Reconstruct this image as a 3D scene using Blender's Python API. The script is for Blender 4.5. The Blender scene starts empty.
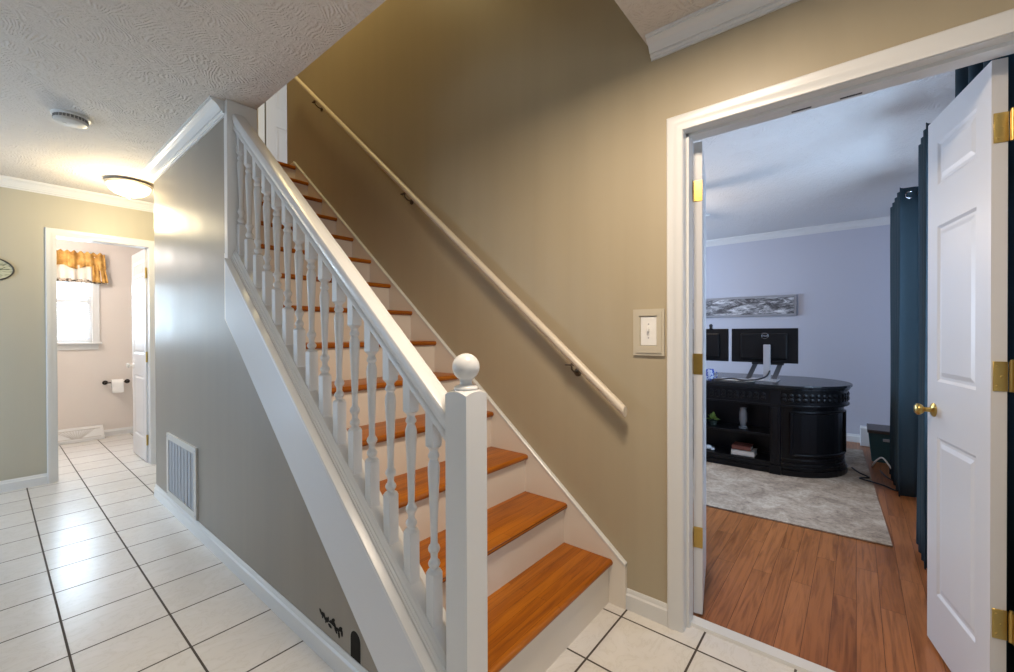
import bpy, bmesh, math, random
from mathutils import Vector, Matrix
random.seed(7)
C = bpy.context.scene.collection
SC = bpy.context.scene
PI = math.pi

# ------------------------------------------------------------------ camera
cam_d = bpy.data.cameras.new('camera')
cam_d.sensor_width = 36.0
cam_d.lens = 426.06 / 1014 * 36
cam_d.clip_start = 0.02
cam = bpy.data.objects.new('camera', cam_d)
C.objects.link(cam)
Rv = Vector((0.634407, -0.772992, -0.003285))
Uv = Vector((0.006456, 0.001050, 0.999979))
Fv = Vector((0.772972, 0.634414, -0.005657))
m = Matrix.Identity(4)
for i in range(3):
    m[i][0], m[i][1], m[i][2] = Rv[i], Uv[i], -Fv[i]
m[0][3], m[1][3], m[2][3] = 0, 0, 1.216
cam.matrix_world = m
SC.camera = cam

# ------------------------------------------------------------------ world, lights, exposure
SC.view_settings.view_transform = 'Standard'
SC.view_settings.look = 'None'
SC.view_settings.gamma = 1.0
SC.view_settings.use_curve_mapping = False
SC.view_settings.exposure = 0.0
w = bpy.data.worlds.new('world')
SC.world = w
w.use_nodes = True
bg = w.node_tree.nodes['Background']
bg.inputs['Color'].default_value = (0.80, 0.90, 1.0, 1)
bg.inputs['Strength'].default_value = 2.0


def area(name, loc, aim, sx, sy, power, col):
    l = bpy.data.lights.new(name, 'AREA')
    l.shape = 'RECTANGLE'
    l.size, l.size_y = sx, sy
    l.energy = power
    l.color = col
    o = bpy.data.objects.new(name, l)
    C.objects.link(o)
    o.location = loc
    d = Vector(aim)
    o.rotation_euler = d.to_track_quat('-Z', 'Z').to_euler()
    return o


def point(name, loc, r, power, col):
    l = bpy.data.lights.new(name, 'POINT')
    l.shadow_soft_size = r
    l.energy = power
    l.color = col
    o = bpy.data.objects.new(name, l)
    C.objects.link(o)
    o.location = loc
    return o


WARM = (1.0, 0.80, 0.56)
COOL = (0.72, 0.86, 1.0)
area('foyer_ceiling_lamp', (0.88, 0.46, 2.37), (0, 0, -1), 0.30, 0.30, 31, (1.0, 0.83, 0.65))
area('patio_daylight', (-0.95, 5.35, 1.10), (0, -1, -0.05), 0.9, 2.0, 15, (0.42, 0.66, 1.0))
area('front_daylight', (-0.75, -1.85, 1.35), (0, 1, 0), 1.1, 1.5, 13, (0.48, 0.72, 1.0))
area('side_daylight', (-1.78, 4.0, 1.25), (1, 0.30, -0.12), 1.4, 1.3, 36, (0.42, 0.67, 1.0))
area('bath_daylight', (0.42, 7.35, 1.70), (0, -1, -0.1), 1.1, 1.9, 215, (0.66, 0.84, 1.0))
point('bath_lamp', (0.25, 6.1, 2.15), 0.10, 26, (1.0, 0.91, 0.84))
area('den_daylight', (2.50, -0.82, 1.50), (0, 1, 0), 0.95, 1.3, 46, (0.45, 0.68, 1.0))
area('den_daylight', (3.7, -0.82, 1.50), (0, 1, 0), 0.9, 1.3, 40, (0.45, 0.68, 1.0))
area('den_daylight', (4.85, 4.25, 1.45), (0.1, -1, -0.05), 1.7, 1.4, 155, (0.46, 0.68, 1.0))
point('fan_lamp', (3.92, 1.62, 1.96), 0.14, 34, (1.0, 0.83, 0.66))
area('upstairs_lamp', (1.4, 3.0, 4.95), (0, 0, -1), 0.35, 0.35, 24, (1.0, 0.80, 0.40))

# ------------------------------------------------------------------ mesh helpers
LOC = {}


class MB:
    def __init__(self):
        self.bm = bmesh.new()

    def box(self, x0, x1, y0, y1, z0, z1, bev=0.0, seg=2):
        t = bmesh.new()
        vs = [t.verts.new((x, y, z)) for x in (x0, x1) for y in (y0, y1) for z in (z0, z1)]
        for f in ((0, 1, 3, 2), (4, 6, 7, 5), (0, 4, 5, 1), (2, 3, 7, 6), (0, 2, 6, 4), (1, 5, 7, 3)):
            t.faces.new([vs[i] for i in f])
        if bev > 0:
            bmesh.ops.bevel(t, geom=t.edges[:], offset=bev, segments=seg, profile=0.5, affect='EDGES')
        self._merge(t)
        return self

    def _merge(self, t, mat=None):
        if mat is not None:
            bmesh.ops.transform(t, matrix=mat, verts=t.verts)
        me = bpy.data.meshes.new('tmp')
        t.to_mesh(me)
        t.free()
        self.bm.from_mesh(me)
        bpy.data.meshes.remove(me)

    def prism(self, pts, axis, a0, a1, bev=0.0):
        """pts = 2-D polygon in the two other axes (in x,y,z order), extruded along axis."""
        t = bmesh.new()

        def P(p, a):
            if axis == 'x':
                return (a, p[0], p[1])
            if axis == 'y':
                return (p[0], a, p[1])
            return (p[0], p[1], a)
        A = [t.verts.new(P(p, a0)) for p in pts]
        B = [t.verts.new(P(p, a1)) for p in pts]
        n = len(pts)
        t.faces.new(A)
        t.faces.new(B[::-1])
        for i in range(n):
            t.faces.new((A[i], B[i], B[(i + 1) % n], A[(i + 1) % n]))
        bmesh.ops.recalc_face_normals(t, faces=t.faces)
        if bev > 0:
            bmesh.ops.bevel(t, geom=t.edges[:], offset=bev, segments=2, profile=0.5, affect='EDGES')
        self._merge(t)
        return self

    def shear(self, prof, y0, y1, z_at, slope):
        """vertical section prof (x, dz) swept along y on a slope; z_at = height at y = 0."""
        t = bmesh.new()
        A = [t.verts.new((x, y0, z_at + slope * y0 + dz)) for x, dz in prof]
        B = [t.verts.new((x, y1, z_at + slope * y1 + dz)) for x, dz in prof]
        n = len(prof)
        t.faces.new(A)
        t.faces.new(B[::-1])
        for i in range(n):
            t.faces.new((A[i], B[i], B[(i + 1) % n], A[(i + 1) % n]))
        bmesh.ops.recalc_face_normals(t, faces=t.faces)
        self._merge(t)
        return self

    def lathe(self, prof, c=(0, 0, 0), seg=24, mat=None, sx=1.0, sy=1.0):
        t = bmesh.new()
        rings = []
        for r, z in prof:
            if r < 1e-6:
                rings.append([t.verts.new((0, 0, z))])
            else:
                rings.append([t.verts.new((sx * r * math.cos(2 * PI * k / seg), sy * r * math.sin(2 * PI * k / seg), z)) for k in range(seg)])
        for a, b in zip(rings, rings[1:]):
            for k in range(seg):
                k2 = (k + 1) % seg
                if len(a) == 1 and len(b) == 1:
                    continue
                if len(a) == 1:
                    t.faces.new((a[0], b[k], b[k2]))
                elif len(b) == 1:
                    t.faces.new((a[k], b[0], a[k2]))
                else:
                    t.faces.new((a[k], b[k], b[k2], a[k2]))
        if len(rings[0]) > 1:
            t.faces.new(rings[0])
        if len(rings[-1]) > 1:
            t.faces.new(rings[-1])
        bmesh.ops.recalc_face_normals(t, faces=t.faces)
        M = Matrix.Translation(c)
        if mat is not None:
            M = M @ mat
        self._merge(t, M)
        return self

    def tube(self, pts, r, seg=10, closed=False):
        t = bmesh.new()
        pts = [Vector(p) for p in pts]
        n = len(pts)
        rings = []
        up = Vector((0.13, 0.21, 0.97)).normalized()
        for i, p in enumerate(pts):
            if closed:
                d = pts[(i + 1) % n] - pts[i - 1]
            else:
                d = pts[min(i + 1, n - 1)] - pts[max(i - 1, 0)]
            d.normalize()
            a = d.cross(up)
            if a.length < 1e-3:
                a = d.cross(Vector((1, 0, 0)))
            a.normalize()
            b = d.cross(a)
            rr = r[i] if isinstance(r, (list, tuple)) else r
            rings.append([t.verts.new(p + a * rr * math.cos(2 * PI * k / seg) + b * rr * math.sin(2 * PI * k / seg)) for k in range(seg)])
        pairs = list(zip(rings, rings[1:]))
        if closed:
            pairs.append((rings[-1], rings[0]))
        for A, B in pairs:
            for k in range(seg):
                t.faces.new((A[k], B[k], B[(k + 1) % seg], A[(k + 1) % seg]))
        if not closed:
            t.faces.new(rings[0][::-1])
            t.faces.new(rings[-1])
        bmesh.ops.recalc_face_normals(t, faces=t.faces)
        self._merge(t)
        return self

    def grid(self, fn, nu, nv):
        t = bmesh.new()
        V = [[t.verts.new(fn(i / nu, j / nv)) for j in range(nv + 1)] for i in range(nu + 1)]
        for i in range(nu):
            for j in range(nv):
                t.faces.new((V[i][j], V[i + 1][j], V[i + 1][j + 1], V[i][j + 1]))
        self._merge(t)
        return self

    def wall(self, axis, a0, a1, u0, u1, z0, z1, holes=()):
        """slab between a0..a1 on axis, spanning u0..u1 on the other one, with rectangular holes."""
        us = sorted({u0, u1, *[h[0] for h in holes], *[h[1] for h in holes]})
        zs = sorted({z0, z1, *[h[2] for h in holes], *[h[3] for h in holes]})
        us = [u for u in us if u0 <= u <= u1]
        zs = [z for z in zs if z0 <= z <= z1]
        for i in range(len(us) - 1):
            run = None
            for j in range(len(zs) - 1):
                cu, cz = (us[i] + us[i + 1]) / 2, (zs[j] + zs[j + 1]) / 2
                if any(h[0] < cu < h[1] and h[2] < cz < h[3] for h in holes):
                    continue
                if axis == 'x':
                    self.box(a0, a1, us[i], us[i + 1], zs[j], zs[j + 1])
                else:
                    self.box(us[i], us[i + 1], a0, a1, zs[j], zs[j + 1])
        return self

    def xform(self, M):
        bmesh.ops.transform(self.bm, matrix=M, verts=self.bm.verts)
        return self

    def build(self, name, mat, parent=None, smooth=None, local=False):
        me = bpy.data.meshes.new(name)
        if parent is not None and not local:
            off = LOC.get(parent.name, Vector((0, 0, 0)))
            bmesh.ops.translate(self.bm, verts=self.bm.verts, vec=-off)
        self.bm.to_mesh(me)
        self.bm.free()
        o = bpy.data.objects.new(name, me)
        C.objects.link(o)
        me.materials.append(mat)
        if parent is not None:
            o.parent = parent
            LOC[o.name] = Vector((0, 0, 0)) if local else LOC.get(parent.name, Vector((0, 0, 0)))
        if smooth:
            for p in me.polygons:
                p.use_smooth = True
            if smooth != 'all':
                me.set_sharp_from_angle(angle=math.radians(smooth))
        return o


def thing(name, label, cat, loc=(0, 0, 0), rz=0.0, group=None):
    o = bpy.data.objects.new(name, None)
    C.objects.link(o)
    o.location = loc
    o.rotation_euler = (0, 0, rz)
    o.empty_display_size = 0.1
    LOC[o.name] = Vector(loc) if rz == 0 else Vector((0, 0, 0))
    o['label'] = label
    o['category'] = cat
    if group:
        o['group'] = group
    return o


def tag(o, label, cat, group=None):
    o['label'] = label
    o['category'] = cat
    if group:
        o['group'] = group
    return o


def struct(o, label, cat):
    o['kind'] = 'structure'
    o['label'] = label
    o['category'] = cat
    return o


def solidify(o, t):
    md = o.modifiers.new('thick', 'SOLIDIFY')
    md.thickness = t
    md.offset = 0
    return o


# ------------------------------------------------------------------ materials
def mat(name, col, rough=0.5, metal=0.0, spec=0.5, coat=0.0):
    M = bpy.data.materials.new(name)
    M.use_nodes = True
    b = M.node_tree.nodes['Principled BSDF']
    b.inputs['Base Color'].default_value = (*col, 1)
    b.inputs['Roughness'].default_value = rough
    b.inputs['Metallic'].default_value = metal
    b.inputs['Specular IOR Level'].default_value = spec
    b.inputs['Coat Weight'].default_value = coat
    return M


class N:
    def __init__(self, M):
        self.t = M.node_tree
        self.b = self.t.nodes['Principled BSDF']

    def new(self, kind, **kw):
        n = self.t.nodes.new(kind)
        for k, v in kw.items():
            if k.startswith('i_'):
                n.inputs[k[2:].replace('_', ' ')].default_value = v
            else:
                setattr(n, k, v)
        return n

    def link(self, a, b):
        self.t.links.new(a, b)

    def coords(self, scale=(1, 1, 1), loc=(0, 0, 0), rot=(0, 0, 0)):
        tc = self.new('ShaderNodeTexCoord')
        mp = self.new('ShaderNodeMapping')
        mp.inputs['Scale'].default_value = scale
        mp.inputs['Location'].default_value = loc
        mp.inputs['Rotation'].default_value = rot
        self.link(tc.outputs['Object'], mp.inputs['Vector'])
        return mp.outputs['Vector']

    def ramp(self, fac, stops):
        r = self.new('ShaderNodeValToRGB')
        e = r.color_ramp.elements
        while len(e) < len(stops):
            e.new(0.5)
        for k, (p, c) in zip(e, stops):
            k.position = p
            k.color = (*c, 1) if len(c) == 3 else c
        self.link(fac, r.inputs['Fac'])
        return r.outputs['Color']

    def noise(self, vec, scale, detail=4, rough=0.5, dist=0.0):
        n = self.new('ShaderNodeTexNoise')
        n.inputs['Scale'].default_value = scale
        n.inputs['Detail'].default_value = detail
        n.inputs['Roughness'].default_value = rough
        n.inputs['Distortion'].default_value = dist
        self.link(vec, n.inputs['Vector'])
        return n.outputs['Fac']

    def mix(self, fac, a, b, mode='MIX'):
        n = self.new('ShaderNodeMix', data_type='RGBA', blend_type=mode)
        for sock, v in ((n.inputs[0], fac), (n.inputs[6], a), (n.inputs[7], b)):
            if hasattr(v, 'links'):
                self.link(v, sock)
            elif isinstance(v, (int, float)):
                sock.default_value = v
            else:
                sock.default_value = (*v, 1)
        return n.outputs[2]

    def bump(self, h, strength, dist=0.01):
        n = self.new('ShaderNodeBump')
        n.inputs['Strength'].default_value = strength
        n.inputs['Distance'].default_value = dist
        self.link(h, n.inputs['Height'])
        self.link(n.outputs['Normal'], self.b.inputs['Normal'])

    def color(self, c):
        self.link(c, self.b.inputs['Base Color'])

    def rough(self, c):
        self.link(c, self.b.inputs['Roughness'])


def paint(name, col, rough, streak=0.0, bump=0.06, spec=0.5):
    M = mat(name, col, rough, spec=spec)
    n = N(M)
    v = n.coords()
    if streak:
        vs = n.coords((9, 9, 0.35))
        s = n.noise(vs, 1.0, 3, 0.55)
        d = tuple(c * (1 - streak) for c in col)
        u = tuple(min(1, c * (1 + streak)) for c in col)
        n.color(n.ramp(s, [(0.3, d), (0.7, u)]))
        rg = n.new('ShaderNodeMapRange')
        rg.inputs['To Min'].default_value = rough - 0.06
        rg.inputs['To Max'].default_value = rough + 0.08
        n.link(s, rg.inputs['Value'])
        n.rough(rg.outputs['Result'])
    f = n.noise(v, 220, 2)
    n.bump(f, bump, 0.002)
    return M


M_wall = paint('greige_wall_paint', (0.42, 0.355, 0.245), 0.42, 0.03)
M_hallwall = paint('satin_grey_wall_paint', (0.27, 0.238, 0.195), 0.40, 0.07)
M_farwall = paint('pale_olive_wall_paint', (0.47, 0.44, 0.35), 0.45, 0.02)
M_den = paint('lavender_grey_wall_paint', (0.52, 0.53, 0.60), 0.5)
M_bath = paint('blush_beige_wall_paint', (0.72, 0.655, 0.60), 0.5)
M_trim = mat('white_gloss_trim', (0.71, 0.71, 0.70), 0.28)
M_board = mat('white_brushed_gloss_trim', (0.70, 0.71, 0.73), 0.24)
n = N(M_board)
vb = n.coords((1.0, 3.0, 30))
n.bump(n.noise(vb, 6.0, 4, 0.6), 0.10, 0.004)
M_doorw = mat('white_door_paint', (0.62, 0.61, 0.61), 0.35)
M_riser = mat('white_riser_paint', (0.76, 0.69, 0.60), 0.38)
M_brass = mat('polished_brass', (0.50, 0.35, 0.11), 0.30, 1.0)
M_black = mat('black_plastic', (0.012, 0.012, 0.014), 0.35)
M_blackmet = mat('dark_bronze_metal', (0.035, 0.028, 0.024), 0.35, 0.8)
M_white = mat('white_plastic', (0.80, 0.79, 0.76), 0.35)
M_beigepl = mat('beige_wall_plate', (0.52, 0.47, 0.37), 0.35)
M_silver = mat('silver_plastic', (0.40, 0.40, 0.43), 0.35, 0.2)
M_chrome = mat('steel_ring', (0.6, 0.6, 0.62), 0.2, 1.0)

# ceramic floor tile: square grid with dark grout and faint grey veins
M_tile = mat('veined_ceramic_tile', (0.75, 0.7, 0.62), 0.2)
n = N(M_tile)
T = 0.3055
v = n.coords((1, 1, 1), (-0.189, -0.169, 0))
bk = n.new('ShaderNodeTexBrick')
bk.offset = 0.0
bk.squash = 1.0
for k, val in (('Scale', 1.0), ('Mortar Size', 0.0042), ('Mortar Smooth', 0.15), ('Bias', 0.0), ('Brick Width', T), ('Row Height', T)):
    bk.inputs[k].default_value = val
bk.inputs['Color1'].default_value = (0.735, 0.71, 0.68, 1)
bk.inputs['Color2'].default_value = (0.70, 0.675, 0.645, 1)
bk.inputs['Mortar'].default_value = (0.5, 0.5, 0.5, 1)
n.link(v, bk.inputs['Vector'])
vv = n.coords((1.0, 1.7, 1), (0, 0, 0), (0, 0, 0.6))
nz = n.noise(vv, 5.0, 7, 0.62, 2.2)
veins = n.ramp(nz, [(0.36, (1, 1, 1)), (0.485, (0.97, 0.97, 0.97)), (0.505, (0.90, 0.89, 0.87)), (0.53, (0.97, 0.97, 0.96)), (1.0, (1, 1, 1))])
c1 = n.mix(1.0, bk.outputs['Color'], veins, 'MULTIPLY')
c2 = n.mix(bk.outputs['Fac'], c1, (0.075, 0.06, 0.048))
n.color(c2)
n.rough(n.ramp(bk.outputs['Fac'], [(0.0, (0.27,) * 3), (1.0, (0.8,) * 3)]))
inv = n.new('ShaderNodeMath', operation='SUBTRACT')
inv.inputs[0].default_value = 1.0
n.link(bk.outputs['Fac'], inv.inputs[1])
wav = n.new('ShaderNodeMath', operation='MULTIPLY_ADD')
n.link(n.noise(n.coords(), 7.0, 2), wav.inputs[0])
wav.inputs[1].default_value = 0.25
n.link(inv.outputs[0], wav.inputs[2])
n.bump(wav.outputs[0], 0.5, 0.003)


def stomp(name, col, strength):
    """swirled brush-stomp ceiling texture: each cell carries its own direction of ridges"""
    M = mat(name, col, 0.75)
    n = N(M)
    v = n.coords()
    nd = n.new('ShaderNodeTexNoise')
    nd.inputs['Scale'].default_value = 6
    n.link(v, nd.inputs['Vector'])
    wv = n.new('ShaderNodeVectorMath', operation='MULTIPLY_ADD')
    n.link(nd.outputs['Color'], wv.inputs[0])
    wv.inputs[1].default_value = (0.12, 0.12, 0)
    n.link(v, wv.inputs[2])
    vo = n.new('ShaderNodeTexVoronoi')
    vo.inputs['Scale'].default_value = 9.5
    n.link(wv.outputs[0], vo.inputs['Vector'])
    sp = n.new('ShaderNodeSeparateColor')
    n.link(vo.outputs['Color'], sp.inputs['Color'])
    an = n.new('ShaderNodeMath', operation='MULTIPLY')
    n.link(sp.outputs['Red'], an.inputs[0])
    an.inputs[1].default_value = 6.28
    rt = n.new('ShaderNodeVectorRotate', rotation_type='Z_AXIS')
    n.link(wv.outputs[0], rt.inputs['Vector'])
    n.link(an.outputs[0], rt.inputs['Angle'])
    wa = n.new('ShaderNodeTexWave')
    wa.inputs['Scale'].default_value = 20
    wa.inputs['Distortion'].default_value = 3.0
    wa.inputs['Detail'].default_value = 3
    wa.inputs['Detail Scale'].default_value = 2.5
    n.link(rt.outputs['Vector'], wa.inputs['Vector'])
    fine = n.noise(v, 60, 4)
    ad = n.new('ShaderNodeMath', operation='MULTIPLY_ADD')
    n.link(fine, ad.inputs[0])
    ad.inputs[1].default_value = 1.2
    msk = n.new('ShaderNodeMath', operation='MULTIPLY')
    brk = n.ramp(n.noise(v, 26, 3, 0.6), [(0.42, (0, 0, 0)), (0.58, (1, 1, 1))])
    n.link(wa.outputs['Fac'], msk.inputs[0])
    n.link(brk, msk.inputs[1])
    n.link(msk.outputs[0], ad.inputs[2])
    n.bump(ad.outputs[0], strength, 0.008)
    return M


M_ceil = stomp('stomped_white_ceiling', (0.66, 0.61, 0.555), 0.5)
M_ceilden = stomp('stomped_white_den_ceiling', (0.66, 0.65, 0.64), 0.4)


def wood(name, dark, mid, light, along, board, length, rough=0.25, grain=1.0, off=0.5, gap=0.0012):
    """strip boards; along = 'x' or 'y' for board direction"""
    M = mat(name, mid, rough, spec=0.3)
    n = N(M)
    rot = (0, 0, 0) if along == 'x' else (0, 0, PI / 2)
    v = n.coords((1, 1, 1), (0, 0, 0), rot)
    bk = n.new('ShaderNodeTexBrick')
    bk.offset = off
    bk.offset_frequency = 2
    for k, val in (('Scale', 1.0), ('Mortar Size', gap), ('Mortar Smooth', 0.3), ('Bias', 0.0), ('Brick Width', length), ('Row Height', board)):
        bk.inputs[k].default_value = val
    bk.inputs['Color1'].default_value = (0, 0, 0, 1)
    bk.inputs['Color2'].default_value = (1, 1, 1, 1)
    bk.inputs['Mortar'].default_value = (0.3, 0.3, 0.3, 1)
    n.link(v, bk.inputs['Vector'])
    sc = (1.6, 26, 26) if along == 'x' else (26, 1.6, 26)
    vg = n.coords(sc)
    ofs = n.new('ShaderNodeVectorMath', operation='MULTIPLY_ADD')
    n.link(bk.outputs['Color'], ofs.inputs[0])
    ofs.inputs[1].default_value = (7, 13, 5)
    n.link(vg, ofs.inputs[2])
    g = n.noise(ofs.outputs[0], 1.5 * grain, 5, 0.6, 1.2)
    base = n.mix(bk.outputs['Color'], mid, light)
    gr = n.ramp(g, [(0.30, tuple(d / max(1e-4, m_) for d, m_ in zip(dark, mid))), (0.56, (1, 1, 1)), (0.8, (1.08, 1.05, 1.0))])
    col = n.mix(1.0, base, gr, 'MULTIPLY')
    col = n.mix(bk.outputs['Fac'], col, tuple(d * 0.45 for d in dark))
    n.color(col)
    return M


M_tread = wood('honey_oak_tread', (0.20, 0.050, 0.003), (0.34, 0.096, 0.004), (0.43, 0.138, 0.009), 'x', 0.043, 40.0, 0.30, 1.0, 0.5, 0.0006)
M_denfloor = wood('red_oak_plank_floor', (0.15, 0.050, 0.016), (0.29, 0.102, 0.032), (0.38, 0.146, 0.052), 'x', 0.083, 0.95, 0.34, 0.9, 0.37, 0.0010)

M_glass = bpy.data.materials.new('window_glass')
M_glass.use_nodes = True
nt = M_glass.node_tree
nt.nodes.clear()
o_ = nt.nodes.new('ShaderNodeOutputMaterial')
mx = nt.nodes.new('ShaderNodeMixShader')
tr = nt.nodes.new('ShaderNodeBsdfTransparent')
gl = nt.nodes.new('ShaderNodeBsdfGlossy')
gl.inputs['Roughness'].default_value = 0.03
mx.inputs[0].default_value = 0.07
nt.links.new(tr.outputs[0], mx.inputs[1])
nt.links.new(gl.outputs[0], mx.inputs[2])
nt.links.new(mx.outputs[0], o_.inputs['Surface'])


def emit(name, col, s):
    M = mat(name, col, 0.4)
    b = M.node_tree.nodes['Principled BSDF']
    b.inputs['Emission Color'].default_value = (*col, 1)
    b.inputs['Emission Strength'].default_value = s
    return M


# ------------------------------------------------------------------ setting: floors
XS = 1.79          # stair wall, hall side
DX = 1.91          # stair wall, den side
struct(MB().box(-1.66, XS, -1.7, 4.13, -0.05, 0).box(-1.66, 2.3, 4.13, 5.12, -0.05, 0).box(XS, 1.846, -0.36, 0.56, -0.05, 0).box(-0.6, 1.55, 5.12, 7.0, -0.05, 0).build('floor', M_tile),
       'white veined ceramic tile floor of the hall, foyer and bathroom', 'floor')
struct(MB().box(1.845, 6.10, -0.52, 4.0, -0.06, -0.002).build('floor_den', M_denfloor),
       'red-brown oak plank floor of the office beyond the double doors', 'floor')
struct(MB().box(0.93, 3.4, 3.942, 6.2, 2.46, 2.728).build('floor_upstairs', M_tread),
       'upstairs wood landing at the head of the stairs', 'floor')

# setting: ceilings
struct(MB().box(-1.66, 0.935, -1.7, 5.12, 2.44, 2.50).box(0.935, XS, -1.7, 0.69, 2.44, 2.50)
       .box(0.935, 2.3, 4.13, 5.12, 2.44, 2.459).build('ceiling', M_ceil),
       'stomp-textured off-white ceiling of the hall and foyer', 'ceiling')
struct(MB().box(-0.6, 1.55, 5.24, 7.0, 2.44, 2.5).build('ceiling_bath', M_bath), 'pale bathroom ceiling', 'ceiling')
struct(MB().box(DX, 6.10, -0.48, 4.0, 2.44, 2.5).build('ceiling_den', M_ceilden), 'textured white ceiling of the office', 'ceiling')
struct(MB().box(0.81, 3.4, 0.55, 6.2, 5.12, 5.18).build('ceiling_upstairs', M_ceil), 'upstairs ceiling over the stairwell', 'ceiling')

# setting: walls
struct(MB().wall('x', XS, 1.85, -1.7, 4.126, 0, 5.15, [(-0.383, 0.559, -0.01, 2.05)]).build('wall_right', M_wall),
       'tall greige wall beside the staircase with the double doorway', 'wall')
struct(MB().wall('x', 1.85, DX, -0.50, 4.0, 0, 2.5, [(-0.383, 0.559, -0.01, 2.05)]).build('wall_den_near', M_den),
       'office side of the wall with the double doors', 'wall')
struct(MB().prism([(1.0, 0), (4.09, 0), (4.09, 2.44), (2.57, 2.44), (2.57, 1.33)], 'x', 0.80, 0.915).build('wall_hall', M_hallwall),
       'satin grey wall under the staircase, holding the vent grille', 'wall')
struct(MB().wall('y', 5.12, 5.18, -1.66, 2.3, 0, 2.5, [(0.355, 0.965, -0.01, 2.045), (-1.45, -0.45, -0.01, 2.05)]).build('wall_far', M_farwall),
       'far hall wall with the bathroom doorway', 'wall')
struct(MB().wall('y', 5.18, 5.24, -0.6, 1.55, 0, 2.5, [(0.355, 0.965, -0.01, 2.045)]).build('wall_bath_near', M_bath),
       'bathroom side of the wall with the bathroom door', 'wall')
struct(MB().wall('y', 6.95, 7.05, -0.6, 1.55, 0, 2.5, [(0.08, 0.78, 1.13, 2.12)]).build('wall_bath_far', M_bath),
       'blush beige bathroom wall with the window', 'wall')
struct(MB().box(-0.66, -0.6, 5.18, 7.05, 0, 2.5).build('wall_bath_left', M_bath), 'left bathroom wall', 'wall')
struct(MB().box(1.55, 1.61, 5.18, 7.05, 0, 2.5).build('wall_bath_right', M_bath), 'right bathroom wall', 'wall')
struct(MB().wall('x', -1.66, -1.6, -1.7, 5.12, 0, 2.5, [(3.3, 4.75, 0.6, 2.0)]).build('wall_left', M_wall),
       'left wall of the hall, outside the view', 'wall')
struct(MB().wall('y', -1.76, -1.7, -1.66, XS, 0, 2.5, [(-1.35, -0.15, 0.6, 2.1)]).build('wall_front', M_wall),
       'front wall of the foyer behind the viewer', 'wall')
struct(MB().box(2.3, 2.36, 4.0, 5.18, 0, 2.45).build('wall_passage', M_wall), 'end wall of the passage behind the stairs', 'wall')
struct(MB().box(0.915, 2.3, 4.126, 4.19, 0, 2.44).build('wall_under_landing', M_wall), 'wall under the upstairs landing', 'wall')
struct(MB().box(6.10, 6.16, -0.50, 4.0, 0, 2.5).build('wall_den_far', M_den), 'lavender grey far wall of the office', 'wall')
struct(MB().wall('y', -0.56, -0.48, DX, 6.16, 0, 2.5, [(2.02, 2.98, 0.75, 2.10), (3.36, 4.10, 0.75, 2.10)]).build('wall_den_right', M_den),
       'window wall of the office behind the curtains', 'wall')
struct(MB().wall('y', 4.0, 4.06, DX, 6.16, 0, 2.5, [(4.0, 5.7, 0.75, 2.15)]).build('wall_den_left', M_den), 'left wall of the office', 'wall')
M_upwall = M_wall
struct(MB().box(0.81, 0.93, 0.60, 6.2, 2.50, 5.15).box(0.81, XS, 0.55, 0.60, 2.50, 5.15).build('wall_upstairs', M_upwall),
       'upper walls around the stairwell', 'wall')
struct(MB().wall('y', 5.02, 5.10, 0.93, 3.4, 2.72, 5.15, [(1.932, 2.72, 2.7, 4.78)]).build('wall_upstairs_far', M_upwall),
       'upstairs wall with a white door at the head of the stairs', 'wall')
struct(MB().box(3.36, 3.4, 4.2, 5.1, 2.72, 5.15).build('wall_upstairs_right', M_upwall), 'upstairs end wall to the right', 'wall')

struct(MB().box(1.7, 3.0, 5.40, 5.46, 2.72, 5.15).box(1.7, 1.76, 5.10, 5.46, 2.72, 5.15).build('wall_upstairs_backing', M_upwall), 'unseen backing wall added behind the upstairs door to keep its gap dark', 'wall')  # slabs added to block sky light through the door gap

# ------------------------------------------------------------------ trim
def casing_prof(w=0.062, t=0.018):
    return [(0, 0), (0, t * 0.6), (w * 0.12, t * 0.75), (w * 0.45, t * 0.72), (w * 0.6, t), (w * 0.92, t), (w, t * 0.7), (w, 0)]


def casing(mb, axis, face, dirn, u0, u1, zt, w=0.062):
    """door casing round an opening u0..u1, head at zt, on plane face, sticking out in dirn along axis"""
    pr = casing_prof(w)

    t = bmesh.new()
    rings = []
    for a, b in pr:
        q = []
        for u, z in ((u0 - a, 0.0), (u0 - a, zt + a), (u1 + a, zt + a), (u1 + a, 0.0)):
            c = face + dirn * b
            q.append(t.verts.new((c, u, z) if axis == 'x' else (u, c, z)))
        rings.append(q)
    n_ = len(rings)
    for i in range(n_):
        A, B = rings[i], rings[(i + 1) % n_]
        for k in range(3):
            t.faces.new((A[k], A[k + 1], B[k + 1], B[k]))
    t.faces.new([r[0] for r in rings])
    t.faces.new([r[3] for r in rings])
    bmesh.ops.recalc_face_normals(t, faces=t.faces)
    mb._merge(t)


tb = MB()
casing(tb, 'x', XS, -1, -0.368, 0.544, 2.035)
struct(tb.build('trim_1', M_trim, smooth=30), 'white casing around the double office doorway', 'door trim')
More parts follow.
